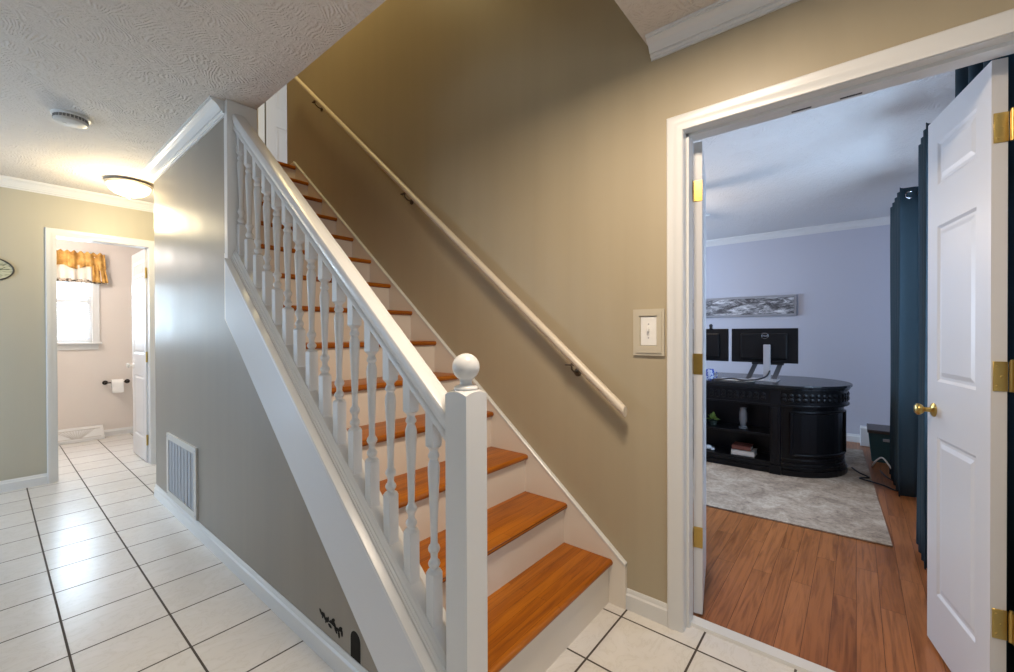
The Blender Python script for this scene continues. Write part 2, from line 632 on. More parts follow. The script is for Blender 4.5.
# jamb of the double door, with stop
jb = MB()
jb.box(1.785, 1.915, 0.542, 0.560, 0, 2.05)
jb.box(1.785, 1.915, -0.384, -0.366, 0, 2.05)
jb.box(1.785, 1.915, -0.384, 0.560, 2.033, 2.052)
jb.box(1.825, 1.865, 0.532, 0.543, 0, 2.034)
jb.box(1.825, 1.865, -0.367, -0.356, 0, 2.034)
jb.box(1.825, 1.865, -0.367, 0.543, 2.022, 2.034)
struct(jb.build('trim_2', M_trim), 'white jamb lining the double office doorway', 'door trim')
struct(MB().prism([(1.843, 0.0), (1.848, 0.012), (1.902, 0.012), (1.910, 0.0)], 'y', -0.366, 0.542).build('trim_3', M_trim),
       'white threshold strip between floor tile and oak planks', 'threshold')
tb = MB()
casing(tb, 'y', 5.12, -1, 0.362, 0.962, 2.035)
struct(tb.build('trim_4', M_trim, smooth=30), 'white casing around the bathroom doorway', 'door trim')
jb = MB()
jb.box(0.345, 0.364, 5.115, 5.245, 0, 2.05)
jb.box(0.959, 0.978, 5.115, 5.245, 0, 2.05)
jb.box(0.345, 0.978, 5.115, 5.245, 2.033, 2.05)
struct(jb.build('trim_5', M_trim), 'white jamb lining the bathroom doorway', 'door trim')


def crown_prof(w=0.072, h=0.075):
    # (out from the wall, down from the ceiling)
    return [(0, 0), (w, 0), (w, 0.009), (w * 0.90, 0.009), (w * 0.90, 0.015), (w * 0.80, 0.018), (w * 0.60, 0.028), (w * 0.44, 0.042), (w * 0.34, 0.054), (w * 0.24, 0.054),
            (w * 0.24, 0.061), (w * 0.16, 0.066), (w * 0.10, 0.066), (w * 0.10, h), (0, h)]


ZC = 2.4398
cp = crown_prof()
struct(MB().prism([(XS - a, ZC - b) for a, b in cp], 'y', -1.7, 0.672).build('trim_6', M_trim),
       'white crown moulding above the office doorway, ending at the stairwell', 'crown moulding')
struct(MB().prism([(0.80 - a, ZC - b) for a, b in cp], 'y', 2.56, 4.09).build('trim_7', M_trim),
       'white crown moulding on the grey wall under the stairs', 'crown moulding')
struct(MB().prism([(5.12 - a, ZC - b) for a, b in cp], 'x', -1.66, 2.3).build('trim_8', M_trim),
       'white crown moulding on the far hall wall', 'crown moulding')
struct(MB().prism([(6.10 - a, ZC - b) for a, b in cp], 'y', -0.48, 4.0).build('trim_9', M_trim),
       'white crown moulding on the far office wall', 'crown moulding')


def base_prof(h, t=0.014):
    return [(0, 0), (t, 0), (t, h * 0.72), (t * 0.55, h * 0.80), (t * 0.45, h * 0.94), (t * 0.2, h), (0, h)]


bp = base_prof(0.088)
struct(MB().prism([(XS - a, b) for a, b in bp], 'y', 0.606, 0.787).build('baseboard_right', M_trim, smooth=30),
       'short white baseboard between the stairs and the office doorway', 'baseboard')
struct(MB().prism([(0.80 - a, b) for a, b in bp], 'y', 0.90, 4.09).build('baseboard_hall', M_trim, smooth=30),
       'white baseboard along the grey wall under the stairs', 'baseboard')
struct(MB().prism([(5.12 - a, b) for a, b in bp], 'x', -0.45, 0.30).build('baseboard_far', M_trim, smooth=30),
       'white baseboard on the far hall wall left of the bathroom door', 'baseboard')
struct(MB().prism([(6.95 - a, b * 0.9) for a, b in bp], 'x', -0.6, 1.55).build('baseboard_bath', M_trim, smooth=30),
       'white baseboard under the bathroom window wall', 'baseboard')
struct(MB().prism([(6.10 - a, b) for a, b in bp], 'y', -0.48, 4.0).build('baseboard_den', M_trim, smooth=30),
       'white baseboard on the far office wall', 'baseboard')
# boxed end of the hall wall beside the top of the balustrade
struct(MB().box(0.793, 0.940, 2.527, 2.572, 1.30, 2.44, 0.003).build('trim_10', M_trim), 'white boxed end of the wall where the stair rail stops', 'wall end trim')

# ------------------------------------------------------------------ staircase
RUN, RISE, Y0 = 0.2355, 0.1945, 0.864
st = thing('staircase', 'staircase with honey oak treads and white risers rising along the greige wall', 'stairs', (1.34, 0.866, 0))
NT = 13
for k in range(NT):
    z = 0.2 + RISE * k
    y = Y0 + RUN * k
    t = MB()
    x0 = 0.895 if k == 0 else 0.917
    pts = []
    # rounded nosing section in y-z
    y_n, th = y - 0.020, 0.028
    for a in range(7):
        an = PI / 2 + PI * a / 6
        pts.append((y_n + th / 2 + th / 2 * math.cos(an), z - th / 2 + th / 2 * math.sin(an)))
    pts += [(y + RUN, z - th), (y + RUN, z)]
    t.prism([(a, b) for a, b in pts], 'x', x0, 1.771)
    t.build('tread', M_tread, st, smooth=40)
    MB().box(x0, 1.771, y, y + 0.015, (0 if k == 0 else z - RISE), z - th).build('riser', M_riser, st)
# last riser and landing nosing
z = 0.2 + RISE * NT
y = Y0 + RUN * NT
MB().box(0.917, 1.771, y, y + 0.015, z - RISE, z - 0.028).build('riser', M_riser, st)
MB().box(0.93, 1.771, y - 0.02, y + 0.08, z - 0.028, z + 0.003, 0.008).build('tread', M_tread, st)
SK = 0.815
sk = [(0.785, 0), (0.785, 0.194), (0.862, 0.194 + SK * 0.077), (3.955, 0.194 + SK * 3.17), (3.985, 0.20 + SK * 3.17), (4.12, 0.19 + SK * 3.17), (4.12, 2.5), (3.9, 2.5), (1.2, 0.2), (1.05, 0)]
MB().prism(sk, 'x', 1.771, 1.7895).build('skirt_board', M_riser, st)
MB().shear([(1.768, -0.006), (1.768, 0.003), (1.772, 0.007), (1.7895, 0.007), (1.7895, -0.006)], 0.785, 3.96, 0.194 - SK * 0.785, SK).build('skirt_cap', M_trim, st)

# closed stringer on the open side
SB = 0.850
zu = 0.822 - SB * 1.6      # top of stringer board at y=0
zl = 0.505 - SB * 1.6      # bottom
sb = [(0.893, max(0.002, zl + SB * 0.893)), (-zl / SB + 0.01, 0.002), (2.527, zl + SB * 2.527), (2.527, zu + SB * 2.527 - 0.02), (0.893, zu + SB * 0.893 - 0.02)]
MB().prism(sb, 'x', 0.782, 0.7995).build('stringer_board', M_board, st)
sbi = [(0.88, 0.002), (1.0, 0.002), (2.60, 1.30), (2.60, zu + SB * 2.6 - 0.02), (0.88, zu + SB * 0.88 - 0.02)]
MB().prism(sbi, 'x', 0.7997, 0.917).build('stringer', M_riser, st)
MB().shear([(0.782, -0.022), (0.778, -0.017), (0.779, -0.002), (0.782, 0), (0.925, 0), (0.925, -0.022)], 0.888, 2.53, zu, SB).build('stringer_cap', M_trim, st, smooth=30)

# ------------------------------------------------------------------ balustrade
BX = 0.852
rl = thing('stair_railing', 'white stair railing with turned balusters and a ball-topped newel post', 'railing', (BX, 0.85, 0))
# shoe rail with grooved sides
sh = [(0.808, 0), (0.808, 0.012), (0.812, 0.015), (0.812, 0.022), (0.818, 0.026), (0.818, 0.036), (0.824, 0.042), (0.830, 0.052),
      (0.874, 0.052), (0.880, 0.042), (0.886, 0.036), (0.886, 0.026), (0.892, 0.022), (0.892, 0.015), (0.896, 0.012), (0.896, 0)]
MB().shear(sh, 0.893, 2.545, zu, SB).build('shoe_rail', M_trim, rl)
# handrail
ZR = 1.537 - SB * 1.537
hr = [(0.826, -0.092), (0.822, -0.086), (0.822, -0.070), (0.826, -0.062), (0.819, -0.040), (0.817, -0.020), (0.822, -0.006), (0.836, 0), (0.868, 0), (0.882, -0.006),
      (0.887, -0.020), (0.885, -0.040), (0.878, -0.062), (0.882, -0.070), (0.882, -0.086), (0.878, -0.092)]
MB().shear(hr, 0.892, 2.547, ZR, SB).build('handrail', M_trim, rl, smooth=35)
# newel
nx0, ny0, nw = 0.811, 0.808, 0.0822
ncx, ncy = nx0 + nw / 2, ny0 + nw / 2
nm = MB()
b = bmesh.new()
hs = nw / 2
ZT = 1.057
# square shaft whose top shoulders are cut by a round, so each face ends in an arch
K = 12
bot = [b.verts.new((sx * hs, sy * hs, 0)) for sx, sy in ((-1, -1), (1, -1), (1, 1), (-1, 1))]
ring = []
for i in range(4):
    sx, sy = ((-1, -1), (1, -1), (1, 1), (-1, 1))[i]
    ex, ey = ((-1, -1), (1, -1), (1, 1), (-1, 1))[(i + 1) % 4]
    for k in range(K):
        f = k / K
        x, y_ = (sx + (ex - sx) * f) * hs, (sy + (ey - sy) * f) * hs
        ring.append(b.verts.new((x, y_, ZT - 0.010 * ((2 * f - 1) ** 2))))
top = []
for i in range(4 * K):
    v0 = ring[i].co
    d = math.hypot(v0.x, v0.y)
    top.append(b.verts.new((v0.x / d * 0.030, v0.y / d * 0.030, ZT + 0.003)))
n4 = 4 * K
for i in range(4):
    seq = [bot[i]] + [bot[(i + 1) % 4]] + [ring[((i + 1) * K - j) % n4] for j in range(0, K + 1)]
    b.faces.new(seq)
for i in range(n4):
    b.faces.new((ring[i], ring[(i + 1) % n4], top[(i + 1) % n4], top[i]))
b.faces.new(top)
b.faces.new(bot[::-1])
bmesh.ops.recalc_face_normals(b, faces=b.faces)
nm._merge(b, Matrix.Translation((ncx, ncy, 0)))
nw_o = nm.build('newel_post', M_trim, rl)
fin = [(0.0, ZT), (0.031, ZT), (0.034, ZT + 0.004), (0.034, ZT + 0.009), (0.029, ZT + 0.013), (0.019, ZT + 0.016), (0.0165, ZT + 0.022), (0.018, ZT + 0.030)]
R_b, zc_b = 0.0385, ZT + 0.0655
for k in range(17):
    an = -1.08 + (PI / 2 + 1.08) * k / 16
    fin.append((R_b * math.cos(an) if k < 16 else 0.0, zc_b + R_b * math.sin(an)))
MB().lathe(fin, (ncx, ncy, 0), 32).build('ball_finial', M_trim, nw_o, smooth=60)

# turned baluster, built once
bm_ = MB()
bw = 0.0185
zb0, zb1, zt0, zt1 = -0.165, 0.0, 0.382, 0.51
dz = SB * bw
bb = bmesh.new()


def sqblock(mb, za, zb, slope_bottom, slope_top):
    t = bmesh.new()
    L = []
    for z, s in ((za, slope_bottom), (zb, slope_top)):
        L.append([t.verts.new((sx * bw, sy * bw, z + (SB * sy * bw if s else 0))) for sx, sy in ((-1, -1), (1, -1), (1, 1), (-1, 1))])
    t.faces.new(L[0][::-1])
    t.faces.new(L[1])
    for i in range(4):
        t.faces.new((L[0][i], L[0][(i + 1) % 4], L[1][(i + 1) % 4], L[1][i]))
    ed = [e for e in t.edges if abs(e.verts[0].co.z - e.verts[1].co.z) > 0.08]
    bmesh.ops.bevel(t, geom=ed, offset=0.002, segments=1, affect='EDGES')
    mb._merge(t)


sqblock(bm_, zb0, zb1, True, False)
sqblock(bm_, zt0, zt1, False, True)
prof = [(0.0235, 0.0), (0.020, 0.006), (0.013, 0.010), (0.012, 0.014), (0.0165, 0.020), (0.0185, 0.027), (0.0165, 0.034), (0.012, 0.039), (0.0105, 0.046), (0.0115, 0.058), (0.0165, 0.066),
        (0.0185, 0.073), (0.0165, 0.081), (0.012, 0.087), (0.0105, 0.094), (0.0108, 0.120), (0.0128, 0.190), (0.0155, 0.255), (0.0180, 0.305), (0.0185, 0.325), (0.0165, 0.338), (0.0135, 0.346), (0.0125, 0.352), (0.0168, 0.358),
        (0.0172, 0.364), (0.0145, 0.370), (0.0125, 0.376), (0.014, 0.383), (0.020, 0.389), (0.0235, 0.393)]
prof = [(r, q * 0.382 / 0.393) for r, q in prof]
bm_.lathe(prof, (0, 0, 0), 16)
bal0 = bm_.build('baluster', M_trim, rl, smooth=35, local=True)
zblk = 0.858 - SB * 1.412
for k in range(15):
    yk = 0.987 + 0.1086 * k
    o = bal0 if k == 0 else bal0.copy()
    if k:
        C.objects.link(o)
        o.parent = rl
    o.location = Vector((BX, yk, zblk + SB * yk)) - LOC[rl.name]

# ------------------------------------------------------------------ wall handrail
wr = thing('wall_handrail', 'cream painted handrail on brackets climbing the greige stair wall', 'handrail', (1.73, 0.76, 0.87))
SW = 0.850
zw0 = 0.880
a_, b_ = 0.765, 3.80
prr = []
for k in range(16):
    an = 2 * PI * k / 16
    prr.append((1.728 + 0.020 * math.cos(an), 0.024 * math.sin(an)))
MB().shear(prr, a_, b_, zw0 - SW * a_, SW).build('rail', mat('cream_rail_paint', (0.66, 0.58, 0.47), 0.35), wr, smooth=40)
for yb in (1.03, 2.28, 3.47):
    zb = zw0 + SW * (yb - a_)
    MB().lathe([(0, 0), (0.020, 0), (0.020, 0.003), (0.014, 0.006), (0, 0.007)], (1.7895, yb, zb - 0.075), 16, Matrix.Rotation(-PI / 2, 4, 'Y')) \
        .tube([(1.786, yb, zb - 0.075), (1.755, yb, zb - 0.072), (1.733, yb, zb - 0.058), (1.728, yb, zb - 0.030)], 0.0045, 8) \
        .box(1.719, 1.737, yb - 0.03, yb + 0.03, zb - 0.040, zb - 0.034).build('bracket', mat('brown_bracket_metal', (0.10, 0.075, 0.05), 0.4, 0.4), wr, smooth=40)

# ------------------------------------------------------------------ doors
def door_leaf(name, label, loc, rz, width, panels, th=0.035, H=2.018, z0=0.012, two=False):
    """leaf in local coords: hinge edge at x=0, leaf along +x, thickness from y=0 to y=-th"""
    o = thing(name, label, 'door', loc, rz)
    o['kind'] = 'structure'
    mb = MB()
    mb.box(0, width, -th + 0.006, -0.006, z0, z0 + H)
    stile = 0.085
    cols = [(stile, width - stile)] if not two else [(0.10, width / 2 - 0.05), (width / 2 + 0.05, width - 0.10)]
    for (ya, yb) in ((-0.006, 0.0), (-th, -th + 0.006)):
        holes = [(c0, c1, z0 + pa, z0 + pb) for c0, c1 in cols for pa, pb in panels]
        mb.wall('y', ya, yb, 0, width, z0, z0 + H, holes)
        for c0, c1 in cols:
            for pa, pb in panels:
                za, zb = z0 + pa, z0 + pb
                # sloping moulding round each sunk panel and a raised field inside
                f = 0.0 if yb == 0.0 else -th
                s = -1 if yb == 0.0 else 1
                t = bmesh.new()
                rings = []
                for (d, dep) in ((0.0, 0.0), (0.010, 0.0055), (0.020, 0.0055), (0.036, 0.001), (0.036, 0.001)):
                    rings.append([t.verts.new((x, f + s * dep, z)) for x, z in ((c0 + d, za + d), (c1 - d, za + d), (c1 - d, zb - d), (c0 + d, zb - d))])
                for A, B in zip(rings[:-1], rings[1:-1]):
                    for i in range(4):
                        t.faces.new((A[i], A[(i + 1) % 4], B[(i + 1) % 4], B[i]))
                t.faces.new(rings[-2])
                bmesh.ops.recalc_face_normals(t, faces=t.faces)
                mb._merge(t)
    mb.build('leaf', M_doorw, o, local=True)
    return o


def hinge(parent, mb_M, z, w=0.034, h=0.089):
    """butt hinge in leaf-local coords: plate on the hinge edge (x=0 face) and knuckle beside it"""
    mb = MB()
    mb.box(-0.003, 0.0005, -0.034, -0.002, z - h / 2, z + h / 2, 0.0008, 1)
    mb.lathe([(0.0, -h / 2), (0.006, -h / 2), (0.006, h / 2), (0.0, h / 2)], (-0.006, 0.006, z), 12)
    mb.lathe([(0.0, h / 2), (0.0045, h / 2), (0.0045, h / 2 + 0.006), (0, h / 2 + 0.008)], (-0.006, 0.006, z), 12)
    mb.box(-0.040, -0.007, 0.004, 0.007, z - h / 2, z + h / 2, 0.0008, 1)
    for dzv in (-0.03, 0.0, 0.03):
        mb.lathe([(0.0, 0), (0.0035, 0), (0.0025, 0.0012), (0, 0.0014)], (-0.003, -0.018 + (0.006 if dzv == 0 else -0.004), z + dzv), 8, Matrix.Rotation(-PI / 2, 4, 'Y'))
    mb.xform(mb_M)
    return mb.build('hinge', M_brass, parent, smooth=40, local=True)


PAN = [(0.208, 0.808), (1.018, 1.603), (1.758, 1.918)]
# right leaf: hinge corner facing the camera at (1.913,-.312); far end ~(2.362,-.239)
d1 = door_leaf('door_1', 'right white panelled double-door leaf with three brass hinges, swung open into the office', (1.915, -0.312, 0), math.radians(12.0), 0.455, PAN)
for z in (0.34, 1.083, 1.825):
    mb = MB()
    mb.box(-0.0028, 0.0005, -0.036, -0.004, z - 0.0445, z + 0.0445, 0.0008, 1)
    mb.lathe([(0.0, -0.0445), (0.0062, -0.0445), (0.0062, 0.0445), (0.0, 0.0445)], (-0.006, -0.043, z), 12)
    mb.lathe([(0.0, 0.0445), (0.0045, 0.0445), (0.0045, 0.050), (0, 0.052)], (-0.006, -0.043, z), 12)
    mb.box(-0.034, -0.006, -0.0445, -0.0415, z - 0.0445, z + 0.0445, 0.0008, 1)
    for q, dzv in ((-0.012, -0.03), (-0.022, 0.0), (-0.012, 0.03)):
        mb.lathe([(0.0, 0), (0.0035, 0), (0.0025, 0.001), (0, 0.0012)], (-0.0028, q, z + dzv), 8, Matrix.Rotation(-PI / 2, 4, 'Y'))
    mb.build('hinge', M_brass, d1, smooth=40, local=True)
# knob on the camera-side face near the free edge
kp = [(0.0, 0.0), (0.031, 0.0), (0.031, 0.004), (0.024, 0.009), (0.012, 0.012), (0.010, 0.026), (0.011, 0.034), (0.020, 0.041), (0.026, 0.050), (0.0255, 0.058), (0.018, 0.065), (0.0, 0.067)]
kp = [(r * 0.85, q * 0.85) for r, q in kp]
MB().lathe(kp, (0.395, 0.0, 0.918), 20, Matrix.Rotation(-PI / 2, 4, 'X')).build('door_knob', M_brass, d1, smooth=50, local=True)

# left leaf, seen on its hinge edge
d2 = door_leaf('door_2', 'left white double-door leaf seen edge-on behind its brass hinges', (1.930, 0.508, 0), math.radians(12.5), 0.447, PAN, two=False)
for z in (0.34, 1.083, 1.822):
    mb = MB()
    mb.box(-0.0028, 0.0005, -0.001, 0.034, z - 0.0445, z + 0.0445, 0.0008, 1)
    mb.lathe([(0.0, -0.0445), (0.0062, -0.0445), (0.0062, 0.0445), (0.0, 0.0445)], (-0.006, 0.041, z), 12)
    for q, dzv in ((0.010, -0.03), (0.020, 0.0), (0.010, 0.03)):
        mb.lathe([(0.0, 0), (0.0035, 0), (0.0025, 0.001), (0, 0.0012)], (-0.0028, q, z + dzv), 8, Matrix.Rotation(-PI / 2, 4, 'Y'))
    mb.build('hinge', M_brass, d2, smooth=40, local=True)
# this leaf lies on the other side of its reference edge
for ch in d2.children:
    if ch.name.startswith('leaf'):
        for v_ in ch.data.vertices:
            v_.co.y += 0.035

# ball-catch strikes under the head jamb
for q, (yy, lab) in enumerate(((0.157, 'small black catch plate under the door head, the left one'), (0.016, 'small black catch plate under the door head, the right one'))):
    tag(MB().box(1.868, 1.892, yy - 0.030, yy + 0.030, 2.028, 2.0335, 0.001, 1).box(1.874, 1.886, yy - 0.012, yy + 0.012, 2.0255, 2.029, 0.001, 1)
        .build('door_catch', M_black), lab, 'door catch', 'door catches under the double door head')

# bathroom door leaf, opened 90 degrees into the bathroom along +y
d3 = door_leaf('door_3', 'white bathroom door standing open inside the bathroom', (0.945, 5.19, 0), math.radians(90), 0.585, PAN, two=False)
for ch in d3.children:
    for v_ in ch.data.vertices:
        v_.co.y *= 1
for z in (0.22, 1.006, 1.80):
    mb = MB()
    mb.box(-0.0028, 0.0005, -0.034, -0.002, z - 0.05, z + 0.05, 0.0008, 1)
    mb.lathe([(0.0, -0.05), (0.007, -0.05), (0.007, 0.05), (0.0, 0.05)], (-0.007, -0.004, z), 10)
    mb.build('hinge', M_brass, d3, smooth=40, local=True)
MB().lathe(kp, (0.53, 0.0, 0.905), 18, Matrix.Rotation(-PI / 2, 4, 'X')).build('door_knob', M_white, d3, smooth=50, local=True)

# upstairs door and its casing
d4 = door_leaf('door_4', 'white door at the head of the stairs', (1.958, 5.06, 2.722), 0.0, 0.755, PAN, two=True)
MB().box(0.66, 0.72, -0.075, -0.034, 0.93, 0.96, 0.004).build('door_lever', M_blackmet, d4, local=True)
tb = MB()
for u0, u1 in ((1.865, 1.932), (2.72, 2.78)):
    tb.box(u0, u1, 4.998, 5.02, 2.72, 4.83, 0.004)
tb.box(1.865, 2.78, 4.998, 5.02, 4.77, 4.83, 0.004)
struct(tb.build('trim_11', M_trim), 'white casing of the upstairs door', 'door trim')

# ------------------------------------------------------------------ hall: vent, switch, detector, lamp, plaque, decals
vt = thing('return_air_grille', 'white return-air grille low on the grey wall under the stairs', 'vent', (0.80, 3.41, 0.07))
va, vb_, vz0, vz1 = 3.075, 3.735, 0.095, 0.530
fr = MB()
fr.wall('x', 0.788, 0.7998, va, vb_, vz0, vz1, [(va + 0.045, vb_ - 0.045, vz0 + 0.04, vz1 - 0.04)])
fr.build('frame', mat('ivory_vent_frame', (0.60, 0.57, 0.52), 0.4), vt)
M_ventdark = mat('vent_backing', (0.10, 0.10, 0.11), 0.6)
MB().box(0.798, 0.7998, va + 0.04, vb_ - 0.04, vz0 + 0.035, vz1 - 0.035).build('duct_shade_sheet', M_ventdark, vt)  # dark sheet painted in place of the shade inside the duct
lv = MB()
k = 0
zz = vz0 + 0.046
while zz < vz1 - 0.045:
    lv.prism([(0.7905, zz), (0.7915, zz + 0.001), (0.798, zz + 0.009), (0.797, zz + 0.0095), (0.7905, zz + 0.0015)], 'y', va + 0.044, vb_ - 0.044)
    zz += 0.0125
for q in range(1, 8):
    yy = va + 0.045 + (vb_ - va - 0.09) * q / 8
    lv.box(0.7895, 0.798, yy - 0.0025, yy + 0.0025, vz0 + 0.04, vz1 - 0.04)
lv.build('louver', mat('grey_vent_louver', (0.42, 0.42, 0.43), 0.45), vt)
for yy in (va + 0.02, vb_ - 0.02):
    for zz in (vz0 + 0.02, vz1 - 0.02):
        MB().lathe([(0, 0), (0.006, 0), (0.004, 0.002), (0, 0.0025)], (0.788, yy, zz), 10, Matrix.Rotation(-PI / 2, 4, 'Y')).build('screw', M_silver, vt, smooth=40)

sw = thing('light_switch', 'white toggle light switch in a beige plate beside the office doorway', 'light switch', (XS, 0.684, 1.22))
pl = MB()
pl.wall('x', XS - 0.010, XS, 0.617, 0.751, 1.121, 1.318, [(0.649, 0.719, 1.163, 1.286)])
pl.wall('x', XS - 0.014, XS - 0.010, 0.628, 0.740, 1.132, 1.307, [(0.645, 0.723, 1.159, 1.290)])
pl.build('wall_plate', M_beigepl, sw)
MB().box(XS - 0.0085, XS, 0.6492, 0.7188, 1.1632, 1.2858, 0.003).build('switch_cover', M_white, sw)
MB().box(XS - 0.022, XS - 0.006, 0.6795, 0.6885, 1.222, 1.243, 0.003).build('toggle', M_white, sw)
for zz in (1.196, 1.254):
    MB().lathe([(0, 0), (0.0035, 0), (0.0025, 0.0015), (0, 0.0018)], (XS - 0.0085, 0.684, zz), 10, Matrix.Rotation(-PI / 2, 4, 'Y')).build('screw', M_silver, sw, smooth=40)

sd = thing('smoke_detector', 'round white smoke detector on the hall ceiling', 'smoke detector', (0.302, 3.40, 2.44))
MB().lathe([(0, 0), (0.080, 0), (0.080, -0.010), (0.074, -0.012), (0, -0.012)], (0.302, 3.40, 2.44), 32).build('mounting_ring', M_white, sd, smooth=40)
M_det = mat('aged_white_plastic', (0.62, 0.58, 0.52), 0.4)
MB().lathe([(0, -0.010), (0.070, -0.010), (0.071, -0.030), (0.066, -0.040), (0.050, -0.046), (0.0, -0.047)], (0.302, 3.40, 2.44), 32).build('cover', M_det, sd, smooth=40)
M_slot = mat('detector_grille', (0.20, 0.18, 0.16), 0.5)
sl = MB()
for k in range(28):
    an = 2 * PI * k / 28
    c_, s_ = math.cos(an), math.sin(an)
    t = bmesh.new()
    vs = [t.verts.new((x, y_, z)) for x in (0.0695, 0.0722) for y_ in (-0.0055, 0.0055) for z in (-0.029, -0.014)]
    for f in ((0, 1, 3, 2), (4, 6, 7, 5), (0, 4, 5, 1), (2, 3, 7, 6), (0, 2, 6, 4), (1, 5, 7, 3)):
        t.faces.new([vs[i] for i in f])
    sl._merge(t, Matrix.Translation((0.302, 3.40, 2.44)) @ Matrix.Rotation(an, 4, 'Z'))
sl.build('grille', M_slot, sd)
MB().lathe([(0, 0), (0.011, 0), (0.010, -0.003), (0, -0.0035)], (0.302 - 0.025, 3.40, 2.394), 14).build('test_button', M_det, sd, smooth=40)

LX, LY = 0.725, 4.50
cl = thing('ceiling_light', 'flush dome ceiling light with frosted glass, lit, near the bathroom door', 'ceiling light', (LX, LY, 2.44))
MB().lathe([(0, 0), (0.115, 0), (0.130, -0.012), (0.146, -0.022), (0.148, -0.030), (0.141, -0.036), (0.130, -0.034), (0.0, -0.030)], (LX, LY, 2.44), 36).build('rim', mat('brushed_nickel', (0.60, 0.55, 0.47), 0.35, 0.7), cl, smooth=40)
M_shade = emit('frosted_lamp_glass', (1.0, 0.86, 0.62), 1.6)
MB().lathe([(0.138, -0.033), (0.135, -0.050), (0.122, -0.075), (0.096, -0.097), (0.057, -0.112), (0.0, -0.117)], (LX, LY, 2.44), 36).build('glass_shade', M_shade, cl, smooth=60)
MB().lathe([(0, -0.115), (0.010, -0.116), (0.012, -0.122), (0.006, -0.127), (0.008, -0.132), (0.0, -0.140)], (LX, LY, 2.44), 14).build('finial', M_silver, cl, smooth=50)
point('hall_lamp', (LX - 0.02, LY - 0.06, 2.17), 0.10, 24, (1.0, 0.82, 0.52))

# oval plaque at the far left
op = thing('wall_plaque', 'oval cream plaque with a dark rim on the far hall wall', 'plaque', (-0.02, 5.12, 1.724))
M_pl = mat('cream_plaque', (0.50, 0.50, 0.36), 0.5)
n = N(M_pl)
n.color(n.ramp(n.noise(n.coords((1, 1, 2.5)), 14, 3, 0.6, 1.5), [(0.40, (0.22, 0.23, 0.16)), (0.52, (0.50, 0.50, 0.36)), (1, (0.56, 0.55, 0.42))]))
RX = Matrix.Rotation(PI / 2, 4, 'X')
MB().lathe([(0, 0), (0.150, 0), (0.152, 0.006), (0.150, 0.010), (0.0, 0.010)], (-0.02, 5.1195, 1.724), 40, RX, 1.0, 0.62).build('panel', M_pl, op, smooth=40)
ov = [(-0.02 + 0.152 * math.cos(2 * PI * k / 48), 5.108, 1.724 + 0.094 * math.sin(2 * PI * k / 48)) for k in range(48)]
MB().tube(ov, 0.0055, 8, True).build('rim', mat('dark_rim', (0.06, 0.05, 0.04), 0.4), op, smooth=60)
tw = MB().tube([(-0.12, 5.108, 1.715), (-0.06, 5.107, 1.722), (0.0, 5.107, 1.728), (0.06, 5.107, 1.722), (0.11, 5.108, 1.73)], 0.0025, 6)
for xx, zz in ((-0.06, 1.74), (-0.02, 1.70), (0.03, 1.752), (0.06, 1.70), (0.09, 1.745)):
    tw.tube([(xx - 0.03, 5.107, 1.723), (xx, 5.107, zz)], 0.0018, 6)
tw.build('twig_motif', mat('dark_green_motif', (0.07, 0.09, 0.05), 0.6), op)

# wall stickers beside the foot of the stairs
M_decal = mat('black_vinyl_sticker', (0.010, 0.008, 0.006), 0.6, spec=0.1)
dc = MB()
random.seed(3)
for (yy, zz) in ((1.58, 0.157), (1.566, 0.150), (1.552, 0.151), (1.540, 0.142), (1.527, 0.149), (1.512, 0.132), (1.500, 0.150), (1.488, 0.163), (1.478, 0.151), (1.470, 0.134), (1.458, 0.142), (1.448, 0.128), (1.437, 0.154), (1.428, 0.142)):
    an = random.uniform(0, PI)
    pts = []
    for k in range(10):
        a = 2 * PI * k / 10
        u, v_ = 0.0135 * math.cos(a), 0.0065 * math.sin(a)
        pts.append((yy + u * math.cos(an) - v_ * math.sin(an), zz + u * math.sin(an) + v_ * math.cos(an)))
    dc.prism(pts, 'x', 0.7990, 0.79985)
dc.tube([(0.7994, 1.585, 0.160), (0.7994, 1.545, 0.146), (0.7994, 1.50, 0.147), (0.7994, 1.46, 0.142), (0.7994, 1.425, 0.147)], 0.002, 6)
tag(dc.build('leaf_sticker', M_decal), 'black leafy vine sticker low on the grey wall', 'wall sticker')
ms = thing('mouse_hole_sticker', 'dark arched mouse-hole sticker low on the grey wall under the stairs', 'wall sticker', (0.80, 1.338, 0.088))


def arch(w_, h_, zb):
    pts = [(1.338 - w_, zb), (1.338 + w_, zb)]
    for k in range(13):
        a = PI * k / 12
        pts.append((1.338 + w_ * math.cos(a), zb + h_ - w_ + w_ * math.sin(a)))
    return pts


MB().prism(arch(0.037, 0.107, 0.0885), 'x', 0.79935, 0.79985).build('surround', mat('grey_sticker_edge', (0.30, 0.28, 0.24), 0.5), ms)
MB().prism(arch(0.031, 0.099, 0.0885), 'x', 0.7989, 0.7994).build('opening', M_decal, ms)

